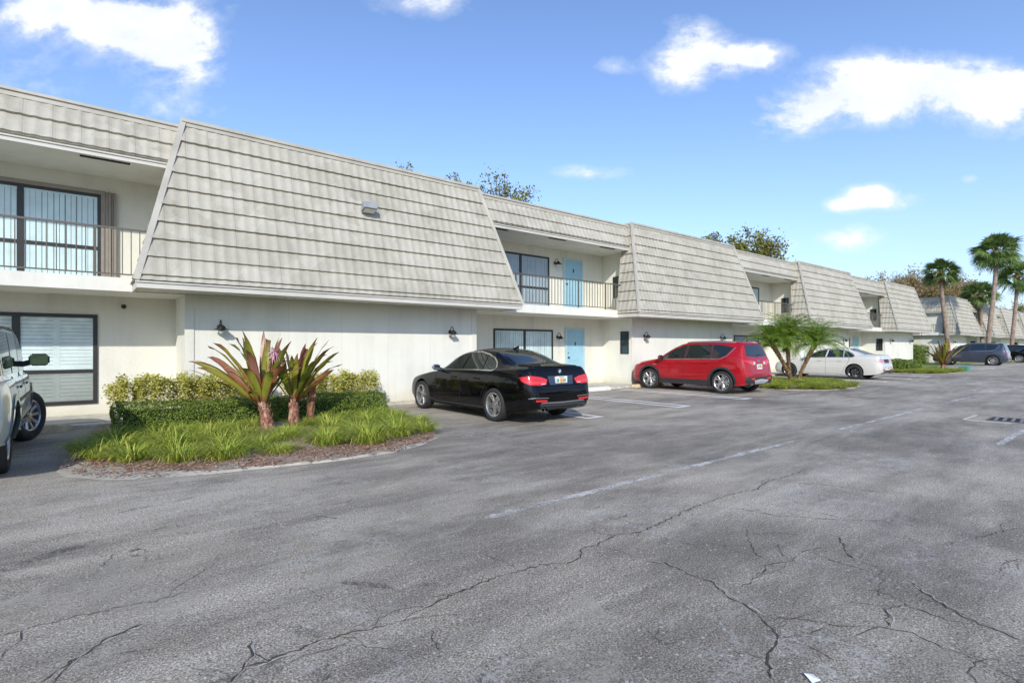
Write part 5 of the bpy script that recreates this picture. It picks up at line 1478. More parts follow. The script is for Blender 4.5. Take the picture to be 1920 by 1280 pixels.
# grass clumps of the front bed
spots = []
rr = random.Random(11)
def try_add(x, y, dmin):
    for (a, b, _) in spots:
        if (a-x)**2+(b-y)**2 < dmin**2: return False
    return True
clx = [(4.85, 8.7, .7), (5.0, 9.9, .7), (1.6, 8.0, .9), (0.1, 9.2, .8), (2.3, 9.9, .8), (2.6, 8.65, .8), (0.55, 8.2, 1.0), (0.98, 7.72, .95), (1.42, 7.52, 1.0), (1.9, 7.85, .8), (0.42, 8.95, 1.05), (1.0, 8.6, 1.1), (1.5, 8.35, 1.05), (2.72, 7.62, .95), (2.35, 8.3, .85), (3.35, 7.45, 1.05),
       (2.95, 8.0, .9), (3.85, 7.75, 1.1), (3.5, 8.2, 1.1), (4.25, 8.35, 1.0), (3.9, 8.8, 1.1), (4.45, 9.0, 1.0), (3.35, 8.9, 1.1), (4.1, 9.4, 1.05), (3.5, 9.6, 1.0), (4.6, 9.75, .95), (3.0, 9.45, .9),
       (0.35, 9.7, 1.1), (0.9, 9.4, 1.15), (1.45, 9.15, 1.15), (1.95, 8.85, 1.0), (1.85, 9.55, 1.0), (1.3, 9.95, 1.0), (0.7, 10.1, 1.0), (2.55, 9.0, .7), (3.15, 8.45, .8), (4.45, 7.9, .8), (0.15, 8.6, .8), (4.75, 9.3, .75), (2.05, 7.4, .7), (3.9, 10.0, 1.0), (4.6, 10.2, .9)]
for i, (x, y, s_) in enumerate(clx):
    o = link('grass_clump', GM[i % 6], None, None, (x+rr.uniform(-.05, .05), y+rr.uniform(-.05, .05), 0.03))
    o.scale = (s_*1.22, s_*1.22, s_*rr.uniform(0.95, 1.2)); o.rotation_euler = (0, 0, rr.uniform(0, 6))
    tag(o, 'arching green and yellow grass clump in the front bed around the purple green plants', 'grass clump', 'grass clumps in the front bed')

def leafquad(mb, p, n, s, rr, asp=0.55):
    n = Vector(n).normalized()
    a = n.cross(Vector((rr.uniform(-1, 1), rr.uniform(-1, 1), rr.uniform(-1, 1))))
    if a.length < 0.1: return
    a.normalize(); b = n.cross(a)
    p = Vector(p)
    mb.add([p-a*s*0.5, p+b*s*asp*0.5+n*s*0.08, p+a*s*0.5, p-b*s*asp*0.5+n*s*0.08], [(0, 1, 2, 3)])

def hedge(name, mat, label, x0, y0, x1, y1, h, n, ls, seed, loose=0.03, core=True, twigs=0, z0=0.03, xtilt=0.0):
    rr = random.Random(seed)
    t = empty(name, ((x0+x1)/2, (y0+y1)/2, 0)); ox, oy = (x0+x1)/2, (y0+y1)/2
    tag(t, label, 'hedge')
    mb = MB(); W, D, H = x1-x0, y1-y0, h
    areas = [W*D, W*H, W*H, D*H, D*H]; tot = sum(areas)
    for i in range(n):
        q = rr.uniform(0, tot); k = 0
        while q > areas[k]: q -= areas[k]; k += 1
        u, v = rr.random(), rr.random()
        dd = abs(rr.gauss(0, loose))
        def bumpy(x, y, z): return 0.11*mnoise.noise((x*1.5+seed, y*1.5, z*1.5))+0.05*mnoise.noise((x*4+seed, y*4, z*4))+loose*0.8*mnoise.noise((x*6, y*6, z*6))
        if k == 0: p = [x0+W*u, y0+D*v, H]; nn = (0, 0, 1)
        elif k == 1: p = [x0+W*u, y0, H*v]; nn = (0, -1, 0)
        elif k == 2: p = [x0+W*u, y1, H*v]; nn = (0, 1, 0)
        elif k == 3: p = [x0, y0+D*u, H*v]; nn = (-1, 0, 0)
        else: p = [x1, y0+D*u, H*v]; nn = (1, 0, 0)
        bb = bumpy(*p)+ (rr.gauss(0, loose) if loose > 0.04 else -dd+loose*0.6)
        for a in range(3): p[a] += nn[a]*bb
        if p[2] < 0.03: p[2] = 0.03+rr.random()*0.05
        nv = (nn[0]+rr.gauss(0, .6), nn[1]+rr.gauss(0, .6), nn[2]+rr.gauss(0, .6)+0.3)
        leafquad(mb, (p[0]-ox, p[1]-oy, p[2]+z0), nv, ls*rr.uniform(0.6, 1.3), rr)
    mb.build('foliage', mat, t)
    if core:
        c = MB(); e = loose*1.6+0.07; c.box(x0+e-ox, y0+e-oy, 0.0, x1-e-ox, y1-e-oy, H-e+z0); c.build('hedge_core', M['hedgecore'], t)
    if twigs:
        c = MB()
        for i in range(twigs):
            x, y = rr.uniform(x0+.05, x1-.05)-ox, rr.uniform(y0+.05, y1-.05)-oy
            c.tube([(x, y, 0.0), (x+rr.uniform(-.05, .05), y+rr.uniform(-.05, .05), H*0.5), (x+rr.uniform(-.12, .12), y+rr.uniform(-.1, .1), H*0.95)], [.007, .005, .003], 4, False)
        c.build('twigs', M['twig'], t)
    return t
hedge('boxwood_hedge', M['boxwood'], 'low dark green clipped hedge behind the grass clumps in the front bed', 0.45, 10.25, 4.95, 10.95, 0.46, 34000, 0.034, 5, 0.018)
def varieg_hedge(x0, x1, y0, y1, h, n, label, seed):
    rr = random.Random(seed); ox, oy = (x0+x1)/2, (y0+y1)/2
    t = empty('variegated_hedge', (ox, oy, 0)); tag(t, label, 'hedge')
    mb = MB(); tw = MB()
    nst = int((x1-x0)*16)
    for i in range(nst):
        x = x0+(x1-x0)*(i+rr.random())/nst; y = rr.uniform(y0, y1); hh = h*(rr.uniform(0.85, 1.06)+0.06*mnoise.noise((x*1.3, 0, seed)))
        tip = Vector((x+rr.uniform(-.1, .1), y+rr.uniform(-.1, .1), hh))
        base = Vector((x+rr.uniform(-.05, .05), y, 0.0))
        tw.tube([base-Vector((ox, oy, 0)), (base+tip)/2+Vector((rr.uniform(-.03, .03), 0, 0))-Vector((ox, oy, 0)), tip-Vector((ox, oy, 0))], [.006, .004, .002], 4, False)
        for k in range(int(n/nst)):
            q = rr.random()**0.5; p = base.lerp(tip, 0.35+0.7*q)+Vector((rr.gauss(0, .055), rr.gauss(0, .055), rr.gauss(0, .03)))
            leafquad(mb, p-Vector((ox, oy, 0)), (rr.gauss(0, .6), rr.gauss(0, .6)-.3, 1), rr.uniform(.035, .075), rr, 0.5)
    mb.build('foliage', M['varieg'], t); tw.build('twigs', M['twig'], t)
varieg_hedge(0.45, 3.0, 11.5, 12.0, 0.84, 13000, 'yellow green variegated hedge by the wall, left of the purple green plants', 2)
varieg_hedge(3.35, 5.35, 11.5, 12.0, 0.82, 9000, 'yellow green variegated hedge by the wall, right of the purple green plants', 4)

def strap_leaf(mb, uv, base, az, el, length, width, droop, nseg=12, fold=0.35, wav=0.02, seed=0, curl=0.0, tipcut=False, roll=0.0):
    p = Vector(base); vs = []; uvs = []
    ang = el; a2 = az
    for k in range(nseg+1):
        t = k/nseg
        wd = width*(0.42+0.62*math.sin(min(1, t/0.6)*PI*0.5)) if t < 0.6 else width*1.04*max(0.0, (1-((t-0.6)/0.4)**2.3))
        if tipcut: wd = max(wd, width*0.7)
        wd = max(wd, 0.006)*0.5
        d = Vector((math.cos(a2)*math.cos(ang), math.sin(a2)*math.cos(ang), math.sin(ang)))
        sd = Vector((-math.sin(a2), math.cos(a2), 0)); up = sd.cross(d)*-1
        if up.z < 0: up = -up
        rl = roll*min(1, t*2.5); sd, up = sd*math.cos(rl)+up*math.sin(rl), up*math.cos(rl)-sd*math.sin(rl)
        f = fold*(1-t*0.6)
        wl = wav*mnoise.noise((t*5+seed, seed, 0)); wr_ = wav*mnoise.noise((t*5, seed, 7))
        for j, (q, l) in enumerate(((-1, wl), (-0.5, wl*0.4), (0, 0), (0.5, wr_*0.4), (1, wr_))):
            vs.append(p+sd*wd*q+up*(abs(q)*wd*f+l)); uvs.append((abs(q), t, 0))
        p = p+d*(length/nseg)
        ang -= droop*(0.1+t*t*t*3.2)/nseg*1.5; a2 += curl/nseg
    fs = []
    for k in range(nseg):
        for j in range(4): fs.append((k*5+j, k*5+j+1, (k+1)*5+j+1, (k+1)*5+j))
    mb.add(vs, fs); uv += uvs

def crinum(loc, seed, label, leaves, scale=1.0, trunk_h=0.5, flower=True, lean=(0, 0)):
    rr = random.Random(seed)
    t = empty('crinum_lily', loc); tag(t, label, 'plant', 'purple green crinum lilies')
    m = MB()
    pts = [(0, 0, 0), (lean[0]*0.3, lean[1]*0.3, trunk_h*0.3), (lean[0]*0.6, lean[1]*0.6, trunk_h*0.6), (lean[0], lean[1], trunk_h)]
    m.tube(pts, [0.10*scale, 0.105*scale, 0.085*scale, 0.06*scale], 14)
    # ragged old sheaths
    for k in range(26):
        a = rr.uniform(0, 2*PI); z = rr.uniform(0.05, 0.95)*trunk_h; r_ = 0.095*scale
        b = Vector((lean[0]*z/trunk_h+math.cos(a)*r_*0.9, lean[1]*z/trunk_h+math.sin(a)*r_*0.9, z))
        q = b+Vector((math.cos(a)*0.02, math.sin(a)*0.02, 0.07)); s_ = Vector((-math.sin(a), math.cos(a), 0))*0.03
        m.add([b-s_, b+s_, q+s_*0.5, q-s_*0.6], [(0, 1, 2, 3)])
    m.build('trunk', M['crinumtrunk'], t, True, 60)
    mb = MB(); uv = []
    top = Vector((lean[0], lean[1], trunk_h-0.06))
    for i, (az, el, ln, dr) in enumerate(leaves):
        el = min(1.5, el*0.85+0.33)
        b = top+Vector((math.cos(az)*0.035, math.sin(az)*0.035, rr.uniform(-0.05, 0.03)))*scale
        strap_leaf(mb, uv, b, az, el, ln*scale, rr.uniform(0.105, 0.145)*scale, dr*1.25+0.15, seed=seed*31+i, curl=rr.uniform(-.35, .35), roll=rr.choice((-1, 1))*rr.uniform(0.0, 0.8), tipcut=rr.random() < 0.18, wav=0.045*scale)
    me = mb.mesh('leaves', True); at = me.attributes.new('leafuv', 'FLOAT_VECTOR', 'POINT')
    at.data.foreach_set('vector', [c for u in uv for c in u]); me.materials.append(M['crinum'])
    link('leaves', me, None, t)
    if flower:
        f = MB(); c0 = top+Vector((0.16, -0.05, 0.90))*scale
        st = MB(); st.tube([top, top+Vector((0.05, -0.02, 0.4))*scale, c0], 0.014, 8); st.build('flower_stalk', M['crinumtrunk'], t)
        for k in range(90):
            az = rr.uniform(0, 2*PI); el = rr.uniform(-1.2, 1.2)
            d = Vector((math.cos(az)*math.cos(el), math.sin(az)*math.cos(el), math.sin(el)))
            q = c0+d*rr.uniform(0.10, 0.19)*scale+Vector((0, 0, -0.08*rr.random())); s_ = Vector((-math.sin(az), math.cos(az), 0))*0.007
            f.add([c0+d*0.03-s_, c0+d*0.03+s_, q+s_*0.4, q-s_*0.4], [(0, 1, 2, 3)])
        f.build('flower', M['pink'], t)
    return t
def fan_leaves(n, seed, el0=0.5, el1=1.5, ln=(0.9, 1.3), bias=None):
    rr = random.Random(seed); out = []
    for i in range(n):
        az = 2*PI*i*0.382+rr.uniform(-.25, .25); q = (i+0.5)/n
        out.append((az, el0+(el1-el0)*q+rr.uniform(-.1, .1), rr.uniform(*ln), rr.uniform(0.1, 0.7)*(1.15-q)))
    return out
VL = math.atan2(-RT[1], -RT[0]); VR = math.atan2(RT[1], RT[0])   # azimuths to the picture's left and right
lv1 = [(VL+0.05, .42, 1.35, .35), (VL-0.15, .55, 1.4, .55), (VL+0.3, .34, 1.25, .2), (VL+0.0, .78, 1.35, .5), (VL+.5, .95, 1.25, .45), (VL-.45, 1.0, 1.3, .2), (VL-.1, 1.15, 1.25, .25), (VL+.8, 1.25, 1.25, .15),
       (VL+1.2, .7, .95, .7), (VR+.1, 1.15, 1.15, .25), (VR-.3, .95, 1.05, .5), (VR+.5, 1.3, 1.25, .1), (VR-1.0, .8, .9, .8), (VL+1.5, 1.1, 1.1, .5), (VR+1.2, 1.2, 1.2, .2), (VL-1.2, 1.3, 1.25, .1), (VR+.1, .75, .85, .5), (VL-.8, .8, 1.1, .4)]
lv2 = [(VR+.05, .72, 1.25, .3), (VR-.2, .9, 1.3, .45), (VR+.25, 1.0, 1.35, .2), (VR+.0, 1.15, 1.25, .15), (VR+.5, .65, 1.15, .5), (VR-.6, .85, 1.05, .5), (VL-.1, 1.2, 1.15, .2), (VL+.3, .95, 1.05, .3), (VL+1.2, 1.05, 1.0, .5),
       (VR-.3, .5, .85, .5), (VR+1.1, 1.2, 1.1, .2), (VL-.8, 1.15, 1.1, .2), (VR-1.1, 1.2, 1.0, .4), (VL+.1, .75, .9, .3), (VR+.3, 1.35, 1.15, .1), (VR-.1, .55, 1.0, .2)]
lv1 += [(a+0.35, min(1.45, e+.22), l*.92, d+.25) for a, e, l, d in lv1[::2]]
lv2 += [(a-0.3, min(1.45, e+.2), l*.9, d+.25) for a, e, l, d in lv2[::2]]
crinum((2.42, 9.35, 0.05), 3, 'larger purple green crinum lily with a pink flower, left plant in the front bed', lv1, 1.0, 0.50, True, (-0.08, 0.04))
t2 = crinum((2.88, 9.55, 0.05), 8, 'smaller purple green crinum lily with orange trunk, right of the pair in the front bed', lv2, 0.92, 0.52, False, (0.0, 0.0))
# withered leaf hanging to the ground beside it
mb = MB(); uv = []
for k in range(7):
    p0 = Vector((0.34+R.uniform(-.03, .03), 0.10+R.uniform(-.03, .03), 0.86+R.uniform(-.04, .02)))
    vs = []
    for j in range(9):
        t_ = j/8; w = 0.05*(1-t_*0.6); x = p0.x+0.02*math.sin(t_*7+k)+R.uniform(-.01, .01)
        vs += [(x-w*0.6+0.01*k-0.03, p0.y+0.01*math.sin(k+t_*9), p0.z-0.80*t_), (x+w*0.6+0.01*k-0.03, p0.y+0.015*math.cos(k*2+t_*8), p0.z-0.80*t_)]
    mb.add(vs, [(2*j, 2*j+1, 2*j+3, 2*j+2) for j in range(8)])
mb.build('withered_leaf', M['deadleaf'], t2)

# second bed with date palms
def rounded(x0, x1, y0, y1, r):
    return [(x0, y1), (x0, y0+r), (x0+r*0.3, y0+r*0.3), (x0+r, y0), (x1-r, y0), (x1-r*0.3, y0+r*0.3), (x1, y0+r), (x1, y1)]
bed2 = rounded(18.1, 23.2, 6.95, 12.14, 1.5)
bed('bed', bed2, 0.93, 0.03, False)
bed3 = rounded(34.4, 41.2, 7.4, 12.14, 1.4)
bed('bed', bed3, 0.93, 0.03, False)
def cover(P, n, seed, label_, s0=1.0, avoid=None, name='ground_cover', ymax=99):
    rr = random.Random(seed); f = rnd_in(P, 0.93); mb = MB()
    for i in range(n):
        x, y = f(rr)
        if y > ymax: continue
        k = rr.randrange(6); me = GM[k]
        a = rr.uniform(0, 6); c, s = math.cos(a), math.sin(a); sc_ = s0*rr.uniform(0.8, 1.15)
        step = 2
        vs = [(x+(v.co.x*c-v.co.y*s)*sc_*1.2, y+(v.co.x*s+v.co.y*c)*sc_*1.2, 0.04+v.co.z*sc_*0.9) for v in me.vertices]
        mb.add(vs, [tuple(p.vertices) for p in me.polygons])
    o = mb.build(name, M['liriope']); o['kind'] = 'stuff'
    return o
cover(bed2, 125, 21, '')
cover(bed3, 120, 22, '', ymax=10.3)
litter('mulch', rnd_in(bed2, 0.98), 1500, 31, mulch, (0.03, 0.09))

def date_palm(loc, lean, h, seed, label, fr=46, L_=1.3):
    rr = random.Random(seed); t = empty('date_palm', loc); tag(t, label, 'palm tree', 'small date palms in the second bed')
    top = Vector((lean[0], lean[1], h)); m = MB(); pts = []; rs = []
    n = 26
    for k in range(n+1):
        q = k/n; pts.append((top.x*q**1.2, top.y*q**1.2, h*q)); rs.append((0.058+0.04*q**3)+(0.014 if k % 2 else 0))
    m.tube(pts, rs, 12)
    for k in range(70):
        q = rr.uniform(0.12, 1); a = rr.uniform(0, 2*PI); r_ = 0.062+0.04*q**3
        b = Vector((top.x*q**1.2+math.cos(a)*r_, top.y*q**1.2+math.sin(a)*r_, h*q)); e = b+Vector((math.cos(a)*0.04, math.sin(a)*0.04, 0.05)); s_ = Vector((-math.sin(a), math.cos(a), 0))*0.02
        m.add([b-s_, b+s_, e+s_*.4, e-s_*.4], [(0, 1, 2, 3)])
    m.build('trunk', M['roebtrunk'], t, True, 60)
    mb = MB(); st = MB()
    for i in range(fr):
        q = (i+0.5)/fr; az = i*2.399+rr.uniform(-.2, .2); el = 0.05+1.4*q; ln = L_*rr.uniform(0.85, 1.15)
        p = top+Vector((0, 0, rr.uniform(-.08, .06))); ang = el; ns = 16; spine = []
        for k in range(ns+1):
            d = Vector((math.cos(az)*math.cos(ang), math.sin(az)*math.cos(ang), math.sin(ang)))
            spine.append((p.copy(), d)); p = p+d*(ln/ns); ang -= (1.55+0.4*(1-q))/ns*(0.4+1.2*k/ns)
        st.tube([s_[0] for s_ in spine], [0.012*(1-k/ns)+0.003 for k in range(ns+1)], 4, False)
        for k in range(2, ns):
            for sub in (0, 0.5):
                c0 = spine[k][0].lerp(spine[k+1][0], sub); d = spine[k][1]; sd = Vector((-math.sin(az), math.cos(az), 0)); up = sd.cross(d)
                if up.z < 0: up = -up
                tt = (k+sub)/ns; ll = 0.36*math.sin(PI*min(1, 0.25+tt*0.8))**0.7*rr.uniform(0.85, 1.1)
                for sg in (-1, 1):
                    dd = (sd*sg*0.85+d*0.55+up*rr.uniform(-.05, .35)).normalized()
                    c1 = c0+dd*ll*0.55; c2 = c0+dd*ll-Vector((0, 0, ll*0.28)); w = d*0.0095
                    mb.add([c0-w*.6, c0+w*.6, c1+w, c1-w, c2], [(0, 1, 2, 3), (3, 2, 4)])
    mb.build('crown', M['datefrond'], t); st.build('frond_stems', M['datefrond'], t)
date_palm((21.75, 9.35, 0.05), (-0.62, 0.46, 0), 1.45, 1, 'small date palm leaning left, leftmost of the three beside the red SUV', 50, 1.4)
date_palm((21.9, 9.5, 0.05), (-0.12, 0.08, 0), 1.78, 2, 'small upright date palm in the middle of the three beside the red SUV', 54, 1.4)
date_palm((22.0, 9.25, 0.05), (0.56, -0.42, 0), 1.5, 3, 'small date palm leaning right in front of the white sedan', 52, 1.4)

crinum((40.1, 8.55, 0.04), 21, 'distant purple green crinum lily at the end of the far planting bed', fan_leaves(30, 5, 0.55, 1.45, (1.1, 1.5)), 1.18, 0.35, False)
hedge('clipped_hedge', M['boxwood'], 'clipped green hedge in the far bed by the white sedan tail', 35.6, 9.2, 38.6, 10.8, 0.62, 9000, 0.07, 9, 0.03)
varieg_hedge(36.9, 38.6, 11.2, 11.8, 0.8, 1500, 'yellow green bush by the wall behind the far clipped hedge', 14)
hedge('tall_hedge', M['boxwood'], 'tall green hedge between the two condo buildings', 55.0, 13.5, 58.6, 16.5, 1.45, 9000, 0.10, 19, 0.07)

def fan_palm(loc, h, lean, seed, label, crown=1.0, group='tall fan palms', nl=64, color='fan', trunk_r=0.15):
    rr = random.Random(seed); t = empty('fan_palm', loc); tag(t, label, 'palm tree', group)
    top = Vector((lean[0], lean[1], h)); m = MB(); pts = []; rs = []; n = 30
    for k in range(n+1):
        q = k/n; s_ = q*q*(3-2*q)
        pts.append((top.x*s_, top.y*s_, h*0.93*q)); rs.append(trunk_r*(1.15-0.25*q)+(0.006 if k % 2 else 0))
    m.tube(pts, rs, 14); m.build('trunk', M['palmtrunk'], t, True, 60)
    b = MB(); b0 = Vector(pts[-1]); b.tube([b0-Vector((0, 0, 0.55)), b0-Vector((0, 0, 0.2)), b0+Vector((0, 0, 0.25)), b0+Vector((0, 0, 0.6))], [trunk_r*1.0, trunk_r*1.55, trunk_r*1.4, trunk_r*0.7], 14)
    for k in range(40):
        a = rr.uniform(0, 6.28); z = rr.uniform(-.5, .5); q = b0+Vector((math.cos(a)*trunk_r*1.3, math.sin(a)*trunk_r*1.3, z)); e = q+Vector((math.cos(a)*.14, math.sin(a)*.14, .20)); s_ = Vector((-math.sin(a), math.cos(a), 0))*.035
        b.add([q-s_, q+s_, e+s_*.6, e-s_*.6], [(0, 1, 2, 3)])
    b.build('leaf_boots', M['boot'], t, True, 50)
    mb = MB(); c0 = b0+Vector((0, 0, 0.30))
    for i in range(nl):
        q = (i+.5)/nl; az = i*2.399+rr.uniform(-.2, .2); el = -0.6+2.1*q+rr.uniform(-.2, .2); pl = crown*rr.uniform(0.40, 0.85)
        d = Vector((math.cos(az)*math.cos(el), math.sin(az)*math.cos(el), math.sin(el)))
        e = c0+d*pl-Vector((0, 0, 0.12)); sd = Vector((-math.sin(az), math.cos(az), 0))
        mb.add([c0-sd*.015, c0+sd*.015, e+sd*.015, e-sd*.015], [(0, 1, 2, 3)])
        roll = rr.uniform(-0.9, 0.9); up = sd.cross(d); sd = (sd*math.cos(roll)+up*math.sin(roll)).normalized(); up = sd.cross(d); nl2 = 22
        for k in range(nl2):
            f = -1.25+2.5*(k+.5)/nl2
            dd = (d*math.cos(f)+sd*math.sin(f)+up*0.12*math.cos(f*2)).normalized(); ll = crown*0.85*(1-0.22*abs(f)/1.25)*rr.uniform(.88, 1.05)
            w = dd.cross(up).normalized()*0.028*crown
            p1 = e+dd*ll*0.55; p2 = e+dd*ll-Vector((0, 0, ll*rr.uniform(0.18, 0.42)))
            mb.add([e, p1-w, p1+w, p2-w*.25, p2+w*.25], [(0, 2, 1), (1, 2, 4, 3)])
    mb.build('crown', M[color], t)
def lateral(px, X): pass
fan_palm((57.6, 11.9, 0), 8.0, (-1.0, 0.3), 1, 'tall fan palm with a leaning trunk, leftmost of the four and nearest the condo corner', 1.05)
fan_palm((57.0, 9.3, 0), 9.6, (1.2, -0.35), 2, 'tallest fan palm with a pale curving trunk rising right of centre in the group', 1.3, nl=70)
fan_palm((71.2, 12.0, 0), 6.9, (-0.2, 0.1), 3, 'shortest fan palm standing behind the tallest one', 1.25)
fan_palm((71.6, 9.9, 0), 8.7, (0.9, -0.3), 4, 'fan palm at the right edge of the picture with a slightly bent trunk', 1.45)
fan_palm((48.5, 25.5, 0), 8.2, (0, 0), 5, 'fan palm crown showing just above the roof behind the near building', 1.5, 'fan palm behind the building')

def tree(loc, h, rx, rz, seed, label, mat='treeleaf', nleaf=5000, ls=0.16, bare=0.0, nbr=60, name='broadleaf_tree'):
    rr = random.Random(seed); t = empty(name, loc); tag(t, label, 'tree', 'trees behind the buildings')
    m = MB(); c = h-rz
    m.tube([(0, 0, 0), (0.1, 0, c*0.5), (0, 0.1, c*0.85)], [0.28, 0.2, 0.15], 10)
    tips = []
    for i in range(nbr):
        az = rr.uniform(0, 2*PI); u = rr.uniform(-0.5, 1); r_ = math.sqrt(max(0, 1-u*u)); k = rr.uniform(0.6, 1.08)
        tp = Vector((math.cos(az)*r_*rx*k, math.sin(az)*r_*rx*k, c+u*rz*k)); md = Vector((tp.x*.45, tp.y*.45, c*0.85+(tp.z-c*0.85)*.55))
        m.tube([(0, 0.05, c*0.8), md+Vector((rr.uniform(-.2, .2), rr.uniform(-.2, .2), 0)), tp], [0.07, 0.035, 0.01], 5, False)
        tips.append((md, tp))
    m.build('trunk', M['bark'], t, True)
    mb = MB(); per = int(nleaf/nbr)
    for md, tp in tips:
        cr = rr.uniform(0.35, 0.75)*rx/3.2
        for k in range(per):
            q = md.lerp(tp, rr.uniform(0.45, 1.05)); g = Vector((rr.gauss(0, 1), rr.gauss(0, 1), rr.gauss(0, .8)))*cr*0.55
            leafquad(mb, q+g, (rr.gauss(0, 1), rr.gauss(0, 1), rr.gauss(0, 1)+.6), ls*rr.uniform(.6, 1.4), rr, 0.6)
    mb.build('crown', M[mat], t)
def behind(px, depth):      # world position at a horizontal bearing and distance
    u = (px-960)/1000.0
    return ((FW[0]+RT[0]*u)*depth, (FW[1]+RT[1]*u)*depth, 0)
def at_top(py, depth): return CH+(650-py)/1000.0*depth
def bt(px, py, depth, rx, rz, seed, label, **k):
    tree(behind(px, depth), at_top(py, depth), rx, rz, seed, label, **k)
bt(745, 286, 33, 1.5, 2.2, 41, 'sparse twiggy tree top just above the big roof slope', nleaf=500, nbr=34, ls=0.14)
bt(858, 318, 33, 1.3, 1.8, 42, 'thin green tree top peeking over the right end of the big roof', nleaf=700, nbr=26, ls=0.15)
bt(938, 322, 34, 2.3, 2.6, 43, 'olive green tree top above the balcony roof band', nleaf=2600, nbr=46, ls=0.16)
bt(1345, 436, 42, 2.6, 2.6, 44, 'dark green tree top at the left behind the second roof', nleaf=4200, nbr=50, ls=0.2)
bt(1415, 428, 42, 3.0, 3.2, 45, 'fuller green tree top at the right behind the second roof', nleaf=6500, nbr=60, ls=0.2)
bt(1655, 515, 75, 3.5, 3.0, 46, 'small russet tree beyond the near building', mat='redleaf', nleaf=6000, nbr=60, ls=0.2)
bt(1725, 508, 80, 6.0, 4.5, 47, 'wide russet and olive tree between the two condo buildings', mat='redleaf', nleaf=20000, nbr=110, ls=0.24)
bt(1785, 520, 84, 5.0, 4.0, 48, 'russet tree behind the leftmost tall palm', mat='redleaf', nleaf=15000, nbr=100, ls=0.24)
bt(1905, 568, 120, 6.0, 5.0, 49, 'green tree far off at the right edge above the last roof', nleaf=5000, nbr=60, ls=0.4)
bt(1870, 590, 130, 6.0, 4.0, 50, 'low green tree far off behind the far roofs', nleaf=5000, nbr=60, ls=0.4)
# distant line of trees behind the viewer, seen only in reflections
rr = random.Random(77); mb = MB()
for i in range(26):
    cx = -50+i*7+rr.uniform(-2, 2); cy = -34+rr.uniform(-3, 3); hh = rr.uniform(6, 10)
    for k in range(420):
        d = Vector((rr.gauss(0, 1), rr.gauss(0, 1), rr.gauss(0, 1))).normalized()*rr.uniform(.7, 1.05)
        leafquad(mb, (cx+d.x*4, cy+d.y*3.5, hh*.55+d.z*hh*.45), d, rr.uniform(.5, 1.0), rr, .7)
o = mb.build('tree_line', M['treeleaf']); o['kind'] = 'stuff'

# ------------------------------------------------------------------ small things
t = empty('storm_drain', (14.3, 1.45, 0)); tag(t, 'cast iron storm drain grate set in the asphalt at the right edge', 'drain grate')
m = MB(); m.box(-.36, -.80, 0.0, -.31, .85, 0.010); m.box(.31, -.80, 0.0, .36, .85, 0.010); m.box(-.31, .80, 0, .31, .85, 0.010); m.box(-.31, -.80, 0, .31, -.75, 0.010); m.build('grate_frame', M['grate'], t)
for k in range(12):
    y = -.68+k*.125; m = MB(); m.add([(-.31, y, .001), (.31, y+.05, .001), (.31, y+.10, .001), (-.31, y+.05, .001), (-.31, y, .012), (.31, y+.05, .012), (.31, y+.10, .012), (-.31, y+.05, .012)], [(4,5,6,7),(0,1,5,4),(1,2,6,5),(2,3,7,6),(3,0,4,7)])
    m.build('grate_bar', M['gratebar'], t)
m = MB(); m.add([(-.31, -.75, .003), (.31, -.75, .003), (.31, .80, .003), (-.31, .80, .003)], [(0, 1, 2, 3)]); m.build('drain_pit', M['dark'], t)
m = MB(); m.box(-.62, 1.12, 0, .50, 1.17, .006); m.box(-.62, .45, 0, -.57, 1.12, .006); m.build('collar_edge', M['concrete'], t)
t = empty('utility_box', (41.75, 7.85, 0)); tag(t, 'small teal utility box on the asphalt at the tip of the far planting bed', 'utility box')
m = MB(); m.box(-.42, -.22, 0, .42, .22, .20); m.build('box_base', M['teal'], t, bevel=0.03)
m = MB(); m.box(-.45, -.25, .20, .45, .25, .26); m.build('lid', M['teal'], t, bevel=0.02)
p = gp(1522, 1274)
m = MB(); m.add([(-.03, -.015, .006), (.012, -.034, .012), (.034, .010, .007), (-.008, .03, .02), (0, 0, .014)], [(0, 1, 4), (1, 2, 4), (2, 3, 4), (3, 0, 4)])
o = m.build('paper_scrap', M['paper'], None, loc=(p.x, p.y, 0.0)); tag(o, 'tiny white scrap of paper on the asphalt at the bottom edge', 'litter')

# ------------------------------------------------------------------ light, sky, camera
SUN = Vector((-0.75, -1.0, 0.70)).normalized()
el = math.asin(SUN.z); azr = math.atan2(SUN.x, SUN.y)
ld = bpy.data.lights.new('sun', 'SUN'); ld.energy = 2.7; ld.angle = rad(0.6); ld.color = (1.0, 0.95, 0.87)
lo = bpy.data.objects.new('sun', ld); COL.objects.link(lo); lo.rotation_euler = (-SUN).to_track_quat('-Z', 'Y').to_euler(); lo.location = (0, 0, 30)
W = bpy.data.worlds.new('World'); sc.world = W; W.use_nodes = True; nt = W.node_tree
bg = nt.nodes['Background']
sky = N(nt, 'ShaderNodeTexSky', sky_type='NISHITA'); sky.sun_disc = False; sky.sun_elevation = el; sky.sun_rotation = azr
sky.air_density = 1.0; sky.dust_density = 0.6; sky.ozone_density = 2.0
tc = N(nt, 'ShaderNodeTexCoord'); D = tc.outputs['Generated']
def dot(v):
    n = N(nt, 'ShaderNodeVectorMath', operation='DOT_PRODUCT'); L(nt, D, n.inputs[0]); n.inputs[1].default_value = v; return n.outputs['Value']
fz = mth(nt, 'MAXIMUM', dot((FW[0], FW[1], 0)), 0.05)
U = mth(nt, 'DIVIDE', dot((RT[0], RT[1], 0)), fz); V = mth(nt, 'DIVIDE', dot((0, 0, 1)), fz)
comb = N(nt, 'ShaderNodeCombineXYZ'); L(nt, U, comb.inputs[0]); L(nt, V, comb.inputs[1])
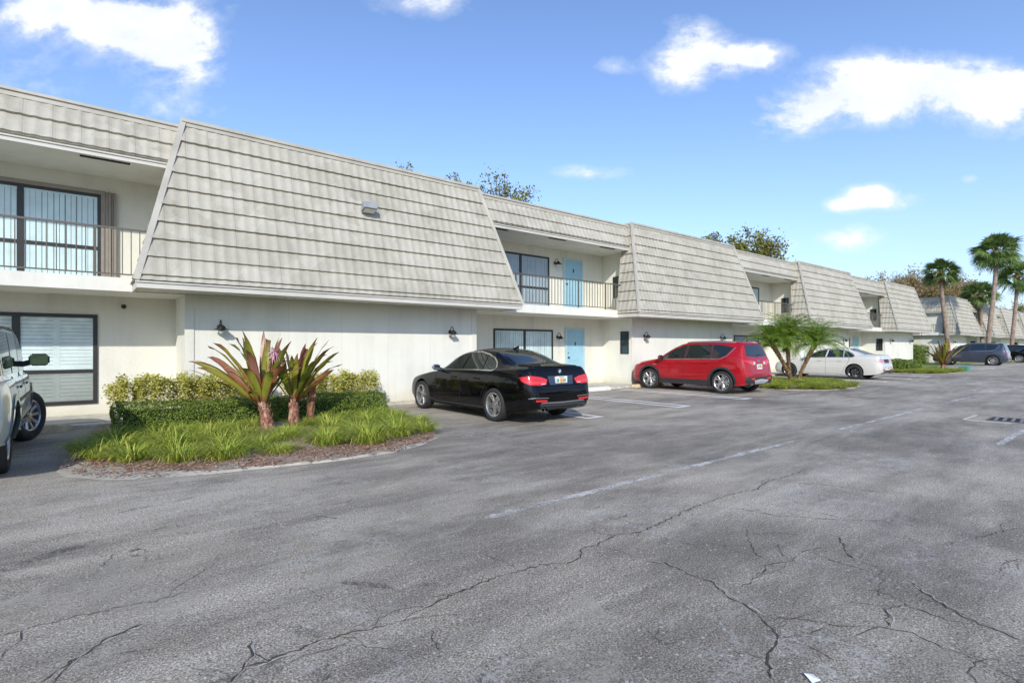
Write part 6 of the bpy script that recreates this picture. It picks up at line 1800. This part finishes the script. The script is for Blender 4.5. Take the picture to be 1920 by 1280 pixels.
n1 = noise_tex(nt, 7, 8, 0.62, mapping(nt, comb.outputs[0], (0.75, 1.15, 1)), 0.35)
n2 = noise_tex(nt, 24, 6, 0.65, mapping(nt, comb.outputs[0], (0.9, 1.2, 1), (3, 1, 0)))
CL = [(240,25,130,45,1.0),(335,110,75,62,1.05),(260,75,90,45,.8),(90,25,110,38,.6),(50,150,90,45,.42),(800,2,100,32,.6),(1350,108,95,30,1),(1290,58,50,28,.7),(1280,138,55,36,.7),(1150,125,40,16,.45),(1420,108,35,20,.8),
      (1560,190,105,36,1.1),(1470,228,58,30,1.05),(1700,160,105,50,1.25),(1860,172,130,48,1.2),(1580,135,50,25,.45),(1110,325,58,15,.8),(1665,370,66,20,1.0),(1628,362,30,14,.9),(1578,386,26,12,.95),(1590,446,60,22,.95),
      (1492,456,30,10,.45),(1816,336,16,9,.7),(340,205,75,22,.5),(30,10,80,60,.5),(1900,230,60,40,.4)]
tot = None
for (cx, cy, rx, ry, wgt) in CL:
    du = mth(nt, 'DIVIDE', mth(nt, 'SUBTRACT', U, (cx-960)/1000.0), rx/1000.0*1.12)
    dv = mth(nt, 'DIVIDE', mth(nt, 'SUBTRACT', V, (650-cy)/1000.0), ry/1000.0*1.08)
    r2 = mth(nt, 'ADD', mth(nt, 'MULTIPLY', du, du), mth(nt, 'MULTIPLY', dv, dv))
    q = mth(nt, 'MULTIPLY', mth(nt, 'EXPONENT', mth(nt, 'MULTIPLY', r2, -1.0)), wgt)
    tot = q if tot is None else mth(nt, 'ADD', tot, q)
tot = mth(nt, 'MINIMUM', tot, 1.25)
nz = mth(nt, 'ADD', mth(nt, 'MULTIPLY', mth(nt, 'SUBTRACT', n1.outputs[0], 0.5), 3.4), mth(nt, 'MULTIPLY', mth(nt, 'SUBTRACT', n2.outputs[0], 0.5), 1.4))
dens = mth(nt, 'ADD', tot, mth(nt, 'MULTIPLY', nz, mth(nt, 'MINIMUM', mth(nt, 'ADD', mth(nt, 'MULTIPLY', tot, 1.2), 0.08), 1.0)))
mask = ramp(nt, dens, [(0.2, g3(0)), (0.55, g3(0.25)), (1.0, g3(0.88))]).outputs[0]
hs = N(nt, 'ShaderNodeHueSaturation'); hs.inputs['Saturation'].default_value = 1.0; hs.inputs['Value'].default_value = 1.0; L(nt, sky.outputs[0], hs.inputs['Color'])
SKYMUL = mix(nt, 1.0, hs.outputs[0], (0.84, 0.925, 1.10), 'MULTIPLY')
hz_ = mth(nt, 'MULTIPLY', mth(nt, 'EXPONENT', mth(nt, 'MULTIPLY', mth(nt, 'MAXIMUM', dot((0, 0, 1)), 0.0), -6.5)), 0.8)
SKYMUL = mix(nt, hz_, SKYMUL, (2.75, 3.25, 4.25))
cloudcol = mix(nt, ramp(nt, n1.outputs[0], [(0.35, g3(0)), (0.6, g3(1))]).outputs[0], (4.1, 4.35, 4.75), (5.2, 5.25, 5.3))
final = mix(nt, mask, SKYMUL, cloudcol)
L(nt, final, bg.inputs[0]); bg.inputs[1].default_value = 0.15

cam = bpy.data.cameras.new('camera'); cam.lens = 18.75; cam.sensor_width = 36; cam.clip_end = 2000; cam.clip_start = 0.05
cam.shift_y = 10/1920
co = bpy.data.objects.new('camera', cam); COL.objects.link(co); co.location = (0, 0, CH)
co.rotation_euler = (PI/2, 0, -math.atan2(FW[0], FW[1])); sc.camera = co
sc.view_settings.view_transform = 'Standard'; sc.view_settings.look = 'None'; sc.view_settings.gamma = 1; sc.view_settings.exposure = 0.58
sc.cycles.use_denoising = True
sc.cycles.max_bounces = 8; sc.cycles.transparent_max_bounces = 12
